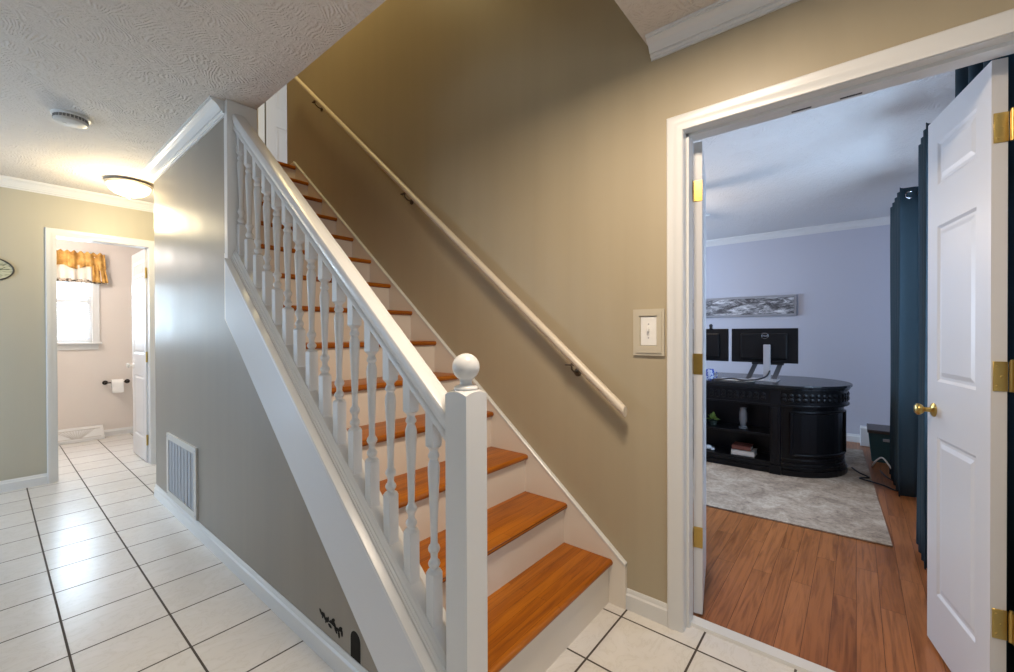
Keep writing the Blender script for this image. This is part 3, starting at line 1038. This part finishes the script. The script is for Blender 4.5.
# ------------------------------------------------------------------ bathroom
wx0, wx1, wz0, wz1, wy = 0.08, 0.78, 1.13, 2.12, 6.95
w1 = thing('window_1', 'white bathroom window with daylight behind its sashes', 'window', (0.43, 6.95, 1.09))
w1['kind'] = 'structure'
f = MB()
f.wall('y', wy - 0.018, wy, wx0 - 0.06, wx1 + 0.06, wz0, wz1 + 0.07, [(wx0, wx1, wz0 - 1, wz1)])
f.wall('y', wy + 0.02, wy + 0.055, wx0, wx1, wz0, wz1, [(wx0 + 0.04, wx1 - 0.04, wz0 + 0.045, wz1 - 0.04)])
f.box(wx0, wx1, wy + 0.018, wy + 0.06, 1.585, 1.63)
f.build('frame', M_trim, w1)
MB().box(wx0 - 0.08, wx1 + 0.08, wy - 0.055, wy + 0.02, wz0 - 0.022, wz0, 0.004).box(wx0 - 0.05, wx1 + 0.05, wy - 0.016, wy, wz0 - 0.085, wz0 - 0.022, 0.002).build('sill', M_trim, w1)
MB().box(wx0 + 0.03, wx1 - 0.03, wy + 0.035, wy + 0.040, wz0 + 0.03, wz1 - 0.03).build('pane', M_glass, w1)
# thin blind slats in the lower sash, added over the upper one to whiten its sky
M_slat = mat('white_blind_slat', (0.82, 0.83, 0.85), 0.5)
bl = MB()
zz = wz0 + 0.05
while zz < wz1 - 0.05:
    bl.prism([(wy + 0.006, zz), (wy + 0.0075, zz - 0.001), (wy + 0.017, zz + 0.006), (wy + 0.0155, zz + 0.007)], 'x', wx0 + 0.01, wx1 - 0.01)
    zz += 0.022
bl.build('blind', M_slat, w1)

# ruffled valance
M_val = mat('ochre_valance', (0.62, 0.34, 0.08), 0.8)
n = N(M_val)
n.color(n.ramp(n.noise(n.coords((1, 1, 0.8)), 16, 3), [(0.35, (0.42, 0.20, 0.04)), (0.55, (0.66, 0.38, 0.10)), (0.75, (0.78, 0.52, 0.20))]))
M_sheer = mat('cream_sheer_panel', (0.80, 0.74, 0.64), 0.8)
M_sheer.node_tree.nodes['Principled BSDF'].inputs['Transmission Weight'].default_value = 0.0
M_emb = mat('brown_embroidered_hem', (0.16, 0.10, 0.06), 0.8)
n = N(M_emb)
n.color(n.ramp(n.noise(n.coords((1, 1, 1)), 34, 2), [(0.42, (0.07, 0.05, 0.035)), (0.55, (0.55, 0.46, 0.36))]))
vl = thing('window_valance', 'ochre ruffled valance with a brown hem over the bathroom window', 'valance', (0.42, 6.90, 1.79))
vx0, vx1 = -0.03, 0.885


def val(z0_, z1_, amp, yb, fl=0.0, seed=0):
    def fn(u, t):
        x = vx0 - fl * (1 - t) + (vx1 - vx0 + 2 * fl * (1 - t)) * u
        a = amp * (0.5 + 0.8 * (1 - t))
        yv = yb - a * (0.5 + 0.5 * math.sin(u * 2 * PI * 13 + seed)) - 0.5 * a * math.sin(u * 2 * PI * 7.3 + 1)
        z = z0_ + (z1_ - z0_) * t
        if z1_ > 2.05:
            z += 0.012 * math.sin(u * 2 * PI * 17) * t - 0.02 * (1 - t) * math.sin(u * 2 * PI * 4.5)
        return (x, yv, z)
    return fn


solidify(MB().grid(val(1.99, 2.17, 0.030, 6.90, 0.01), 160, 10).build('ruffle', M_val, vl, smooth='all'), 0.003)
solidify(MB().grid(val(1.845, 2.02, 0.020, 6.905, 0.015), 160, 8).build('sheer_panel', M_sheer, vl, smooth='all'), 0.002)
solidify(MB().grid(lambda u, t: (0.775 + 0.108 * u + 0.03 * (1 - t) * u, 6.893 - 0.022 * (0.5 + 0.5 * math.sin(u * 2 * PI * 3)) - 0.012 * (1 - t), 1.83 + 0.2 * t), 40, 8).build('side_tail', M_val, vl, smooth='all'), 0.003)
solidify(MB().grid(val(1.815, 1.857, 0.020, 6.898, 0.02), 160, 4).build('hem', M_emb, vl, smooth='all'), 0.003)
MB().tube([(vx0 - 0.02, 6.915, 2.125), (vx1 + 0.01, 6.915, 2.125)], 0.008, 10).build('rod', M_white, vl, smooth=40)

tp = thing('toilet_roll_holder', 'dark bronze toilet roll holder on the bathroom wall', 'toilet roll holder', (0.99, 6.95, 0.68))
zt_ = 0.645
for xx in (0.885, 1.085):
    MB().lathe([(0, 0), (0.026, 0), (0.026, 0.006), (0.012, 0.012), (0.009, 0.055), (0.014, 0.066), (0.012, 0.074), (0, 0.076)], (xx, 6.9495, zt_), 16, RX).build('post', M_blackmet, tp, smooth=40)
MB().tube([(0.885, 6.885, zt_), (1.085, 6.885, zt_)], 0.007, 10).build('bar', M_blackmet, tp, smooth=40)
M_paper = mat('white_paper', (0.85, 0.84, 0.82), 0.9)
RYm = Matrix.Rotation(PI / 2, 4, 'Y')
tr_ = MB().lathe([(0.020, -0.052), (0.050, -0.052), (0.050, 0.052), (0.020, 0.052), (0.020, -0.052)], (0.985, 6.885, zt_ - 0.012), 28, RYm)
tr_.box(0.934, 1.036, 6.834, 6.8365, 0.525, zt_ - 0.012)
tag(tr_.build('toilet_roll', M_paper, smooth=40), 'white toilet roll hanging on the dark holder in the bathroom', 'toilet roll')

br = thing('baseboard_register', 'white baseboard heat register at the foot of the bathroom wall', 'vent', (0.66, 6.95, 0))
bx0, bx1 = 0.40, 0.86
MB().prism([(6.9495, 0), (6.80, 0), (6.80, 0.030), (6.90, 0.135), (6.9495, 0.150)], 'x', bx0, bx1, 0.003).build('housing', M_trim, br)
lv = MB()
nrm = Vector((0, -0.724, 0.69))


def onface(x, t):
    return Vector((x, 6.80 + 0.10 * t, 0.030 + 0.105 * t)) + nrm * 0.003


cxr = (bx0 + bx1) / 2
for k in range(-6, 7):
    a0 = onface(cxr + k * 0.006, 0.12)
    a1 = onface(cxr + k * 0.026, 0.88)
    lv.tube([a0, a1], 0.0024, 6)
lv.tube([onface(bx0 + 0.03, 0.88), onface(bx1 - 0.03, 0.88)], 0.003, 6)
lv.tube([onface(bx0 + 0.03, 0.10), onface(bx1 - 0.03, 0.10)], 0.003, 6)
lv.build('louver', mat('register_louver', (0.55, 0.52, 0.48), 0.4), br)

# hall windows out of frame that bring in the daylight
def plain_window(name, label, axis, face, u0, u1, z0, z1, mull=()):
    o = thing(name, label, 'window', (face, (u0 + u1) / 2, z0) if axis == 'x' else ((u0 + u1) / 2, face, z0))
    o['kind'] = 'structure'
    f = MB()
    f.wall(axis, face - 0.03, face + 0.03, u0, u1, z0, z1, [(u0 + 0.05, u1 - 0.05, z0 + 0.05, z1 - 0.05)])
    for mm in mull:
        if axis == 'x':
            f.box(face - 0.025, face + 0.025, mm - 0.03, mm + 0.03, z0, z1)
        else:
            f.box(mm - 0.03, mm + 0.03, face - 0.025, face + 0.025, z0, z1)
    f.build('frame', M_trim, o)
    g = MB()
    if axis == 'x':
        g.box(face - 0.003, face + 0.003, u0 + 0.04, u1 - 0.04, z0 + 0.04, z1 - 0.04)
    else:
        g.box(u0 + 0.04, u1 - 0.04, face - 0.003, face + 0.003, z0 + 0.04, z1 - 0.04)
    g.build('pane', M_glass, o)
    return o


plain_window('window_2', 'wide window in the left wall of the hall', 'x', -1.63, 3.3, 4.75, 0.6, 2.0, (4.02,))
plain_window('window_3', 'front window of the foyer', 'y', -1.73, -1.35, -0.15, 0.6, 2.1, (-0.75,))
plain_window('window_4', 'glazed patio door in the far hall wall', 'y', 5.15, -1.45, -0.45, 0.0, 2.05, (-0.95,))
plain_window('window_5', 'office window behind the curtain nearest the doors', 'y', -0.52, 2.02, 2.98, 0.75, 2.10)
plain_window('window_7', 'wide office window in the left wall, outside the view', 'y', 4.03, 4.0, 5.7, 0.75, 2.15, (4.85,))
plain_window('window_6', 'office window further from the doors', 'y', -0.52, 3.36, 4.10, 0.75, 2.10)

# ------------------------------------------------------------------ office: rug, desk
M_rug = mat('faded_cream_rug', (0.5, 0.46, 0.40), 0.95)
n = N(M_rug)
v = n.coords()
a1 = n.noise(v, 5.0, 8, 0.72, 0.8)
a2 = n.noise(v, 34.0, 4, 0.7, 0.5)
r1 = n.ramp(a1, [(0.36, (0.25, 0.185, 0.135)), (0.50, (0.40, 0.31, 0.23)), (0.62, (0.50, 0.405, 0.31))])
r2 = n.ramp(a2, [(0.36, (0.62, 0.60, 0.58)), (0.55, (1, 1, 1))])
n.color(n.mix(0.8, r1, n.mix(1.0, r1, r2, 'MULTIPLY')))
n.bump(n.noise(v, 400, 2), 0.4, 0.004)
rg = MB().box(0, 2.45, 0, 2.4, 0.0, 0.009, 0.003)
rg_o = rg.build('area_rug', M_rug)
rg_o.location = (3.24, -0.160, 0.0)
rg_o.rotation_euler = (0, 0, math.radians(2.6))
tag(rg_o, 'faded cream and grey patterned rug under the black desk', 'rug')

M_desk = mat('black_satin_wood', (0.006, 0.006, 0.007), 0.30, spec=0.22)
M_desktop = mat('black_polished_wood', (0.010, 0.011, 0.013), 0.22, spec=0.4)
dk = thing('executive_desk', 'black oval-ended executive desk with a bookcase front standing on the rug', 'desk', (4.72, 0.92, 0.009))
YC0, YC1, XF, XB, XM = 0.525, 1.375, 4.26, 5.20, 4.73
RXd, RYd = XM - XF, 0.465


def stadium(off, y_lo=None, y_hi=None, front=0.0):
    """plan outline of the desk, grown by off"""
    pts = []
    for k in range(25):
        a = -PI / 2 - PI * k / 24  # from front (-x) ... low-y end round to the back
    rx, ry = RXd + off, RYd + off
    # low-y end, from front to back
    for k in range(25):
        a = PI + PI * k / 24
        pts.append((XM + rx * math.cos(a), YC0 + ry * math.sin(a)))
    for k in range(25):
        a = PI * k / 24
        pts.append((XM + rx * math.cos(a), YC1 + ry * math.sin(a)))
    return pts


def endcap(off, flip, y_in, x_in=None):
    rx, ry = RXd + off, RYd + off
    pts = []
    for k in range(25):
        a = PI + PI * k / 24
        pts.append((XM + rx * math.cos(a), YC0 + ry * math.sin(a)))
    pts.append((XM + rx, y_in))
    pts.append((XM - rx, y_in))
    if flip:
        s = YC0 + YC1
        pts = [(x, s - y_) for x, y_ in pts]
    return pts


ZD = 0.009
tp_ = MB()
tp_.prism(stadium(0.035), 'z', 0.748, 0.772, 0.006)
tp_.prism(stadium(0.022), 'z', 0.735, 0.748)
tp_.build('desk_top', M_desktop, dk)
fw = MB()
fw.prism(stadium(0.004), 'z', 0.600, 0.735)
mo = MB()
mo.prism(stadium(0.016), 'z', 0.592, 0.606, 0.003)
mo.prism(stadium(0.016), 'z', 0.722, 0.736, 0.003)
mo.build('apron_moulding', M_desk, dk)
# carved fretwork running round the apron
for k in range(13):
    y_ = YC0 + 0.10 + 0.052 * k
    if y_ > YC1:
        break
    for cz in (0.650, 0.680):
        fw.lathe([(0, 0), (0.020, 0), (0.018, 0.006), (0.010, 0.010), (0, 0.011)], (XF - 0.004, y_, cz), 8, Matrix.Rotation(-PI / 2, 4, 'Y'))
for e in range(2):
    for k in range(1, 17):
        a = PI + PI * 0.55 * k / 16
        x = XM + (RXd + 0.004) * math.cos(a)
        y_ = YC0 + (RYd + 0.004) * math.sin(a)
        if e:
            y_ = YC0 + YC1 - y_
        nx, ny = math.cos(a), math.sin(a) * (1 if not e else -1)
        rot = Vector((0, 0, 1)).rotation_difference(Vector((nx, ny, 0)).normalized()).to_matrix().to_4x4()
        for cz in (0.648, 0.684):
            fw.lathe([(0, 0), (0.020, 0), (0.018, 0.006), (0.010, 0.010), (0, 0.011)], (x, y_, cz), 8, rot)
fw.build('apron', M_desk, dk, smooth=40)
for e in (False, True):
    s = YC0 + YC1
    pd = MB().prism(endcap(-0.025, e, 0.575), 'z', 0.10, 0.600)
    po = pd.build('pedestal', M_desk, dk)
    # pilaster beside the bookcase
    ya, yb = (0.498, 0.575) if not e else (s - 0.575, s - 0.498)
    MB().box(XF - 0.012, XF + 0.05, ya, yb, 0.09, 0.735, 0.004).box(XF - 0.016, XF + 0.05, ya - 0.004, yb + 0.006, ZD, 0.085, 0.004).box(XF - 0.018, XF + 0.05, ya + 0.015, yb - 0.015, 0.13, 0.58, 0.005).build('pilaster', M_desk, dk)
    # framed curved panel on the rounded end
    pm = MB()
    a0, a1 = PI + 0.22, PI + 1.50
    loop = []
    K = 20
    for k in range(K + 1):
        loop.append((a0 + (a1 - a0) * k / K, 0.185))
    for k in range(K, -1, -1):
        loop.append((a0 + (a1 - a0) * k / K, 0.545))
    P3 = []
    for a, zq in loop:
        yq = YC0 + (RYd - 0.018) * math.sin(a)
        P3.append((XM + (RXd - 0.018) * math.cos(a), yq if not e else s - yq, zq))
    pm.tube(P3, 0.011, 8, True)
    pm.build('panel_frame', M_desk, dk, smooth=50)
    MB().prism(endcap(0.0, e, 0.578), 'z', ZD, 0.055).prism(endcap(-0.010, e, 0.578), 'z', 0.055, 0.085, 0.004).prism(endcap(-0.014, e, 0.578), 'z', 0.085, 0.110, 0.005) \
        .prism(endcap(-0.018, e, 0.578), 'z', 0.125, 0.150, 0.006).build('plinth', M_desk, dk)
bc = MB()
bc.box(XF + 0.30, XF + 0.32, 0.575, s - 0.575, 0.05, 0.60)
bc.box(XF + 0.02, XF + 0.30, 0.575, s - 0.575, ZD, 0.105)
bc.box(XF + 0.005, XF + 0.06, 0.575, s - 0.575, ZD, 0.055)
bc.box(XF + 0.012, XF + 0.06, 0.575, s - 0.575, 0.055, 0.085, 0.004)
bc.build('bookcase', M_desk, dk)
MB().box(XF + 0.022, XF + 0.30, 0.575, s - 0.575, 0.318, 0.338, 0.003).build('shelf', M_desk, dk)

# things in the bookcase
M_green = mat('lime_green_leaf', (0.20, 0.30, 0.05), 0.5)
gp = thing('potted_plant', 'small green leafy plant on the upper shelf of the black desk', 'plant', (4.40, 1.06, 0.338))
MB().lathe([(0, 0.338), (0.028, 0.338), (0.036, 0.375), (0.033, 0.380), (0, 0.376)], (4.40, 1.06, 0), 16).build('pot', mat('dark_glazed_pot', (0.03, 0.04, 0.03), 0.3), gp, smooth=40)
lf = MB()
random.seed(11)
for k in range(26):
    an = random.uniform(0, 2 * PI)
    el = random.uniform(0.1, 1.2)
    L = random.uniform(0.05, 0.085)
    d = Vector((math.cos(an) * math.cos(el), math.sin(an) * math.cos(el), math.sin(el)))
    side = d.cross(Vector((0, 0, 1))).normalized()
    up_ = side.cross(d)
    p0 = Vector((4.40, 1.06, 0.385))
    t = bmesh.new()
    vs = [t.verts.new(p0 + d * L * q + side * wd + up_ * hh) for q, wd, hh in
          ((0.25, 0, 0), (0.6, 0.017, 0.004), (1.0, 0, -0.006), (0.6, -0.017, 0.004), (0.6, 0, -0.002))]
    for f in ((0, 1, 4), (1, 2, 4), (2, 3, 4), (3, 0, 4)):
        t.faces.new([vs[i] for i in f])
    lf._merge(t)
solidify(lf.build('leaves', M_green, gp), 0.002)
M_jar = mat('grey_glass', (0.35, 0.36, 0.38), 0.08)
M_jar.node_tree.nodes['Principled BSDF'].inputs['Transmission Weight'].default_value = 0.35
tag(MB().lathe([(0, 0.3385), (0.038, 0.3385), (0.040, 0.350), (0.024, 0.362), (0.026, 0.385), (0.034, 0.42), (0.034, 0.48), (0.027, 0.515), (0.030, 0.53), (0.026, 0.53), (0.024, 0.50), (0, 0.49)], (4.40, 0.805, 0), 20)
    .build('glass_vase', M_jar, smooth=50), 'slim grey glass vase on the upper shelf of the desk', 'vase')
bk_ = thing('book', 'thick white book lying flat on the lower shelf of the desk', 'book', (4.38, 0.795, 0.105))
MB().box(4.318, 4.46, 0.705, 0.885, 0.110, 0.150).build('pages', M_paper, bk_)
MB().box(4.312, 4.465, 0.702, 0.888, 0.105, 0.111, 0.001).box(4.312, 4.465, 0.702, 0.888, 0.149, 0.155, 0.001).box(4.312, 4.318, 0.702, 0.888, 0.105, 0.155).build('cover', mat('ivory_book_cover', (0.66, 0.60, 0.54), 0.5), bk_)
bk2 = thing('book', 'dark red book lying on top of the thick white book', 'book', (4.38, 0.805, 0.155))
MB().box(4.322, 4.455, 0.735, 0.880, 0.159, 0.190).build('pages', M_paper, bk2)
MB().box(4.316, 4.458, 0.730, 0.883, 0.155, 0.160, 0.001).box(4.316, 4.458, 0.730, 0.883, 0.189, 0.194, 0.001).box(4.316, 4.322, 0.730, 0.883, 0.155, 0.194).build('cover', mat('brick_red_book_cover', (0.16, 0.045, 0.03), 0.5), bk2)
shl = MB().lathe([(0, 0), (0.022, 0.004), (0.032, 0.018), (0.026, 0.034), (0.012, 0.042), (0, 0.044)], (4.36, 1.10, 0.105), 16, None, 0.8, 1.3)
shl.lathe([(0, 0), (0.014, 0.003), (0.018, 0.012), (0.012, 0.024), (0, 0.028)], (4.35, 1.055, 0.105), 12)
tag(shl.build('white_ornament', M_paper, smooth='all'), 'small white shell-like ornament at the left of the lower shelf', 'ornament')

# monitors
M_back = mat('matte_black_monitor_shell', (0.006, 0.006, 0.007), 0.45, spec=0.2)
M_screen = mat('dark_screen_glass', (0.01, 0.01, 0.012), 0.1)


def monitor(label, yc, xc, rz, base):
    o = thing('monitor', label, 'monitor', (xc, yc, 0.772), rz, 'monitors on the desk')
    MB().box(-0.012, 0.012, -0.269, 0.269, 0.165, 0.485, 0.005).box(-0.034, -0.010, -0.19, 0.19, 0.20, 0.44, 0.012).build('shell', M_back, o, local=True)
    MB().box(0.0115, 0.0135, -0.261, 0.261, 0.175, 0.477).build('screen', M_screen, o, local=True)
    MB().box(-0.075, -0.045, -0.063, -0.007, 0.008, 0.335, 0.006).box(-0.046, -0.032, -0.055, -0.015, 0.28, 0.33, 0.004).build('stand', M_silver, o, local=True)
    MB().box(-0.13, 0.10, -0.12, 0.12, 0, 0.010, 0.004).build('foot', M_silver, o, local=True)
    # round maker's mark on the back
    rgk = [(-0.0355, -0.014 + 0.026 * math.cos(2 * PI * k / 32), 0.415 + 0.026 * math.sin(2 * PI * k / 32)) for k in range(32)]
    MB().tube(rgk, 0.0022, 6, True).build('logo_ring', M_chrome, o, local=True, smooth=60)
    fc = bpy.data.curves.new('logo_text', 'FONT')
    fc.body = 'DELL'
    fc.size = 0.0195
    fc.extrude = 0.0008
    fc.align_x = 'CENTER'
    fc.align_y = 'CENTER'
    tmp = bpy.data.objects.new('logo_text', fc)
    me = bpy.data.meshes.new_from_object(tmp)
    bpy.data.objects.remove(tmp)
    bpy.data.curves.remove(fc)
    # text plane XY -> local YZ facing -x
    for v_ in me.vertices:
        x, y_, z = v_.co
        v_.co = (-0.0355 - z, -0.014 - x, 0.415 + y_)
    lo = bpy.data.objects.new('logo_text', me)
    C.objects.link(lo)
    me.materials.append(M_chrome)
    lo.parent = o
    return o


mo1 = monitor('black monitor with a round silver mark, nearer the desk end, seen from behind', 0.672, 4.60, 0.0, True)
mo2 = monitor('second black monitor seen from behind, half hidden by the door edge', 1.240, 4.62, math.radians(-3), True)
wc = thing('webcam', 'small black webcam on top of the half-hidden monitor', 'webcam', (4.60, 1.13, 1.257))
MB().lathe([(0, -0.018), (0.012, -0.016), (0.019, 0), (0.012, 0.016), (0, 0.018)], (4.60, 1.13, 1.287), 14).build('eye', M_black, wc, smooth='all')
MB().box(4.588, 4.624, 1.118, 1.142, 1.257, 1.272, 0.002).build('clip', M_black, wc)
# tablet easel leaning between monitors
es = thing('tablet_stand', 'dark folding easel stand behind the silver monitor column', 'stand', (4.50, 0.62, 0.772))
for y0_, y1_ in ((0.812, 0.749), (0.601, 0.549)):
    MB().prism([(y0_ - 0.022, 0.774), (y0_ + 0.022, 0.774), (y1_ + 0.020, 0.925), (y1_ - 0.020, 0.925)], 'x', 4.665, 4.685).build('leg', mat('grey_metal', (0.09, 0.09, 0.10), 0.4), es)
MB().box(4.660, 4.690, 0.52, 0.78, 0.915, 0.940, 0.003).build('crossbar', M_black, es)
kb = thing('keyboard', 'slim white keyboard on the black desk behind the cables', 'keyboard', (4.40, 0.86, 0.772))
MB().box(4.36, 4.49, 0.72, 1.00, 0.772, 0.784, 0.003).build('case', M_white, kb)
kk = MB()
for i in range(14):
    for j in range(5):
        kk.box(4.370 + 0.0225 * j, 4.390 + 0.0225 * j, 0.728 + 0.0192 * i, 0.745 + 0.0192 * i, 0.784, 0.788)
kko = kk.build('keys', M_silver, kb)
M_mug = mat('blue_and_white_ceramic', (0.05, 0.12, 0.5), 0.25)
n = N(M_mug)
n.color(n.ramp(n.noise(n.coords(), 45, 2), [(0.46, (0.03, 0.07, 0.42)), (0.52, (0.6, 0.65, 0.8))]))
mg = thing('mug', 'blue and white patterned mug at the left of the desk top', 'mug', (4.36, 1.085, 0.772))
MB().lathe([(0, 0.772), (0.038, 0.772), (0.042, 0.78), (0.042, 0.872), (0.039, 0.872), (0.038, 0.785), (0, 0.782)], (4.36, 1.085, 0), 24).build('body', M_mug, mg, smooth=40)
MB().tube([(4.36, 1.045, 0.85), (4.36, 1.022, 0.845), (4.36, 1.015, 0.82), (4.36, 1.023, 0.797), (4.36, 1.046, 0.79)], 0.005, 8).build('handle', M_mug, mg, smooth=60)


def spline(pts, per=8):
    out = []
    P = [Vector(p) for p in pts]
    for i in range(len(P) - 1):
        p0, p1, p2, p3 = P[max(i - 1, 0)], P[i], P[i + 1], P[min(i + 2, len(P) - 1)]
        for k in range(per):
            t = k / per
            out.append(0.5 * ((2 * p1) + (-p0 + p2) * t + (2 * p0 - 5 * p1 + 4 * p2 - p3) * t * t + (-p0 + 3 * p1 - 3 * p2 + p3) * t ** 3))
    out.append(P[-1])
    return out


tag(MB().tube(spline([(4.31, 1.05, 0.778), (4.29, 0.95, 0.792), (4.31, 0.88, 0.800), (4.29, 0.80, 0.793), (4.32, 0.74, 0.793), (4.40, 0.69, 0.795), (4.49, 0.635, 0.82), (4.525, 0.612, 0.87)]), 0.007, 8).build('monitor_cable', M_black, smooth=60),
    'black cable looping across the desk top up to the silver column', 'cable')
tag(MB().tube(spline([(4.30, 1.02, 0.777), (4.28, 0.93, 0.778), (4.30, 0.83, 0.780), (4.29, 0.76, 0.778), (4.34, 0.70, 0.777)]), 0.005, 8).build('usb_cable', M_black, smooth=60),
    'thin black cable lying along the front edge of the desk top', 'cable')

# picture on the far wall
M_pic = mat('abstract_grey_landscape', (0.4, 0.4, 0.4), 0.5)
n = N(M_pic)
v = n.coords((1, 2.2, 7))
q = n.noise(v, 2.6, 8, 0.75, 0.6)
n.color(n.ramp(q, [(0.36, (0.02, 0.02, 0.024)), (0.46, (0.09, 0.09, 0.10)), (0.53, (0.30, 0.30, 0.32)), (0.62, (0.72, 0.72, 0.74))]))
pc = thing('wall_picture', 'long grey abstract picture hanging on the office wall above the monitors', 'picture', (6.10, 1.10, 1.57))
MB().box(6.070, 6.0995, 0.55, 1.74, 1.42, 1.670, 0.003).build('frame', mat('grey_picture_edge', (0.30, 0.30, 0.32), 0.5), pc)
MB().box(6.066, 6.071, 0.575, 1.715, 1.445, 1.645).build('canvas', M_pic, pc)

# right of the desk
wb = thing('heater_end_cap', 'small white box against the office wall right of the desk', 'box', (5.99, -0.10, 0))
MB().box(5.93, 6.085, -0.125, -0.03, 0.0, 0.195, 0.006).build('body', M_white, wb)
M_teal = mat('dark_teal_plastic', (0.018, 0.07, 0.085), 0.4)
bn = thing('storage_bin', 'dark teal storage bin with a brown lid on the floor by the curtain', 'bin', (5.45, -0.20, 0))
MB().prism([(-0.355, 0.0), (-0.110, 0.0), (-0.085, 0.27), (-0.375, 0.27)], 'x', 5.28, 5.60, 0.008).build('body', M_teal, bn)
MB().box(5.26, 5.62, -0.38, -0.078, 0.27, 0.30, 0.006).build('lid', mat('dark_brown_lid', (0.06, 0.05, 0.048), 0.4), bn)
MB().box(5.268, 5.281, -0.30, -0.19, 0.20, 0.225, 0.003).build('handle', M_silver, bn)
tag(MB().tube(spline([(5.24, -0.13, 0.006), (5.05, -0.11, 0.012), (4.92, -0.13, 0.09), (4.86, -0.17, 0.14), (4.80, -0.21, 0.10), (4.78, -0.26, 0.012), (4.70, -0.25, 0.006), (4.60, -0.30, 0.006)]), 0.0065, 8).build('white_cable', M_white, smooth=60),
    'thick white cable looping up from the floor beside the curtain', 'cable')
tag(MB().tube(spline([(4.86, 0.03, 0.016), (4.72, -0.02, 0.016), (4.62, -0.08, 0.016), (4.55, -0.02, 0.016), (4.50, -0.09, 0.016), (4.46, -0.17, 0.012), (4.40, -0.24, 0.006), (4.55, -0.28, 0.006), (4.75, -0.20, 0.006), (4.95, -0.16, 0.006)]), 0.006, 8).build('black_cable', M_black, smooth=60),
    'tangled black cable on the rug corner by the desk end', 'cable')

# curtains
M_cur = mat('slate_teal_curtain', (0.045, 0.068, 0.082), 0.8, spec=0.2)
n = N(M_cur)
n.bump(n.noise(n.coords((1, 1, 1)), 350, 2), 0.15, 0.002)
ct = M_cur.node_tree
tl = ct.nodes.new('ShaderNodeBsdfTranslucent')
tl.inputs['Color'].default_value = (0.05, 0.18, 0.25, 1)
ms_ = ct.nodes.new('ShaderNodeMixShader')
ms_.inputs[0].default_value = 0.35
ct.links.new(ct.nodes['Principled BSDF'].outputs[0], ms_.inputs[1])
ct.links.new(tl.outputs[0], ms_.inputs[2])
ct.links.new(ms_.outputs[0], ct.nodes['Material Output'].inputs['Surface'])
rodz = 2.215
rd = thing('curtain_rod', 'dark curtain rod along the office window wall', 'curtain rod', (3.2, -0.345, rodz))
MB().tube([(1.98, -0.345, rodz), (4.95, -0.345, rodz)], 0.011, 12).build('pole', M_blackmet, rd, smooth=40)
for xx in (1.98, 4.95):
    MB().lathe([(0, -0.02), (0.018, -0.016), (0.022, 0), (0.018, 0.016), (0, 0.02)], (xx, -0.345, rodz), 14).build('finial', M_blackmet, rd, smooth='all')
for xx in (1.995, 3.70, 4.92):
    MB().box(xx - 0.008, xx + 0.008, -0.42, -0.345, rodz - 0.008, rodz + 0.008).build('bracket', M_blackmet, rd)


def curtain(label, x0, x1, folds, yb0=-0.335, yb1=-0.335, zb=0.015, zt=2.27, a=0.055):
    o = thing('curtain', label, 'curtain', ((x0 + x1) / 2, -0.335, 0), 0, 'slate teal curtains in the office')

    def fn(u, t):
        x = x0 + (x1 - x0) * u
        ph = u * 2 * PI * folds
        yv = yb0 + (yb1 - yb0) * u + a * math.cos(ph) + 0.006 * math.sin(3.1 * ph + 5 * t) * (1 - t)
        x += 0.012 * math.sin(2 * ph) + 0.010 * math.sin(4 * t + u * 9) * (1 - t)
        return (x, yv, zb + (zt - zb) * t)
    c = MB().grid(fn, int(folds * 20), 14).build('panel', M_cur, o, smooth='all')
    solidify(c, 0.004)
    for k in range(int(folds * 2)):
        u = (k + 0.5) / (folds * 2)
        x = x0 + (x1 - x0) * u
        s = 1 if k % 2 else -1
        pts = [(x + 0.9 * s * 0.024 * 0.35 * math.cos(2 * PI * q / 20), yb0 + (yb1 - yb0) * u + 0.024 * math.cos(2 * PI * q / 20), rodz + 0.024 * math.sin(2 * PI * q / 20)) for q in range(20)]
        MB().tube(pts, 0.0055, 6, True).build('grommet', M_chrome, o, smooth=60)
    return o


curtain('slate teal curtain right behind the open right door leaf', 2.00, 2.47, 3.5, -0.402, -0.345)
curtain('slate teal curtain hanging between the two office windows', 3.00, 3.34, 3, -0.325, -0.325)
curtain('slate teal curtain furthest from the doors, beside the desk end', 4.22, 4.85, 4, -0.298, -0.275)

# ceiling fan
FX, FY = 3.92, 1.62
fn_ = thing('ceiling_fan', 'white ceiling fan in the office, one blade tip showing past the door edge', 'ceiling fan', (FX, FY, 2.44))
MB().lathe([(0, 2.4395), (0.07, 2.4395), (0.065, 2.39), (0.015, 2.37), (0.014, 2.29), (0.09, 2.28), (0.105, 2.25), (0.10, 2.19), (0.06, 2.165), (0.05, 2.14), (0, 2.14)], (FX, FY, 0), 28).build('motor', M_white, fn_, smooth=40)
MB().lathe([(0.05, 2.142), (0.085, 2.12), (0.095, 2.09), (0.075, 2.05), (0, 2.035)], (FX, FY, 0), 24).build('lamp_shade', emit('fan_lamp_glass', (0.95, 0.95, 1.0), 2.0), fn_, smooth=60)
for k in range(5):
    an = math.radians(-97 + 72 * k)
    mb = MB()
    pts = [(0.16, -0.045), (0.30, -0.062), (0.60, -0.066), (0.655, -0.045), (0.668, 0), (0.655, 0.045), (0.60, 0.066), (0.30, 0.062), (0.16, 0.045)]
    mb.prism(pts, 'z', -0.004, 0.004)
    mb.box(0.08, 0.20, -0.016, 0.016, 0.004, 0.010)
    mb.xform(Matrix.Translation((FX, FY, 2.205)) @ Matrix.Rotation(an, 4, 'Z') @ Matrix.Rotation(math.radians(11), 4, 'X'))
    mb.build('blade', M_white, fn_)
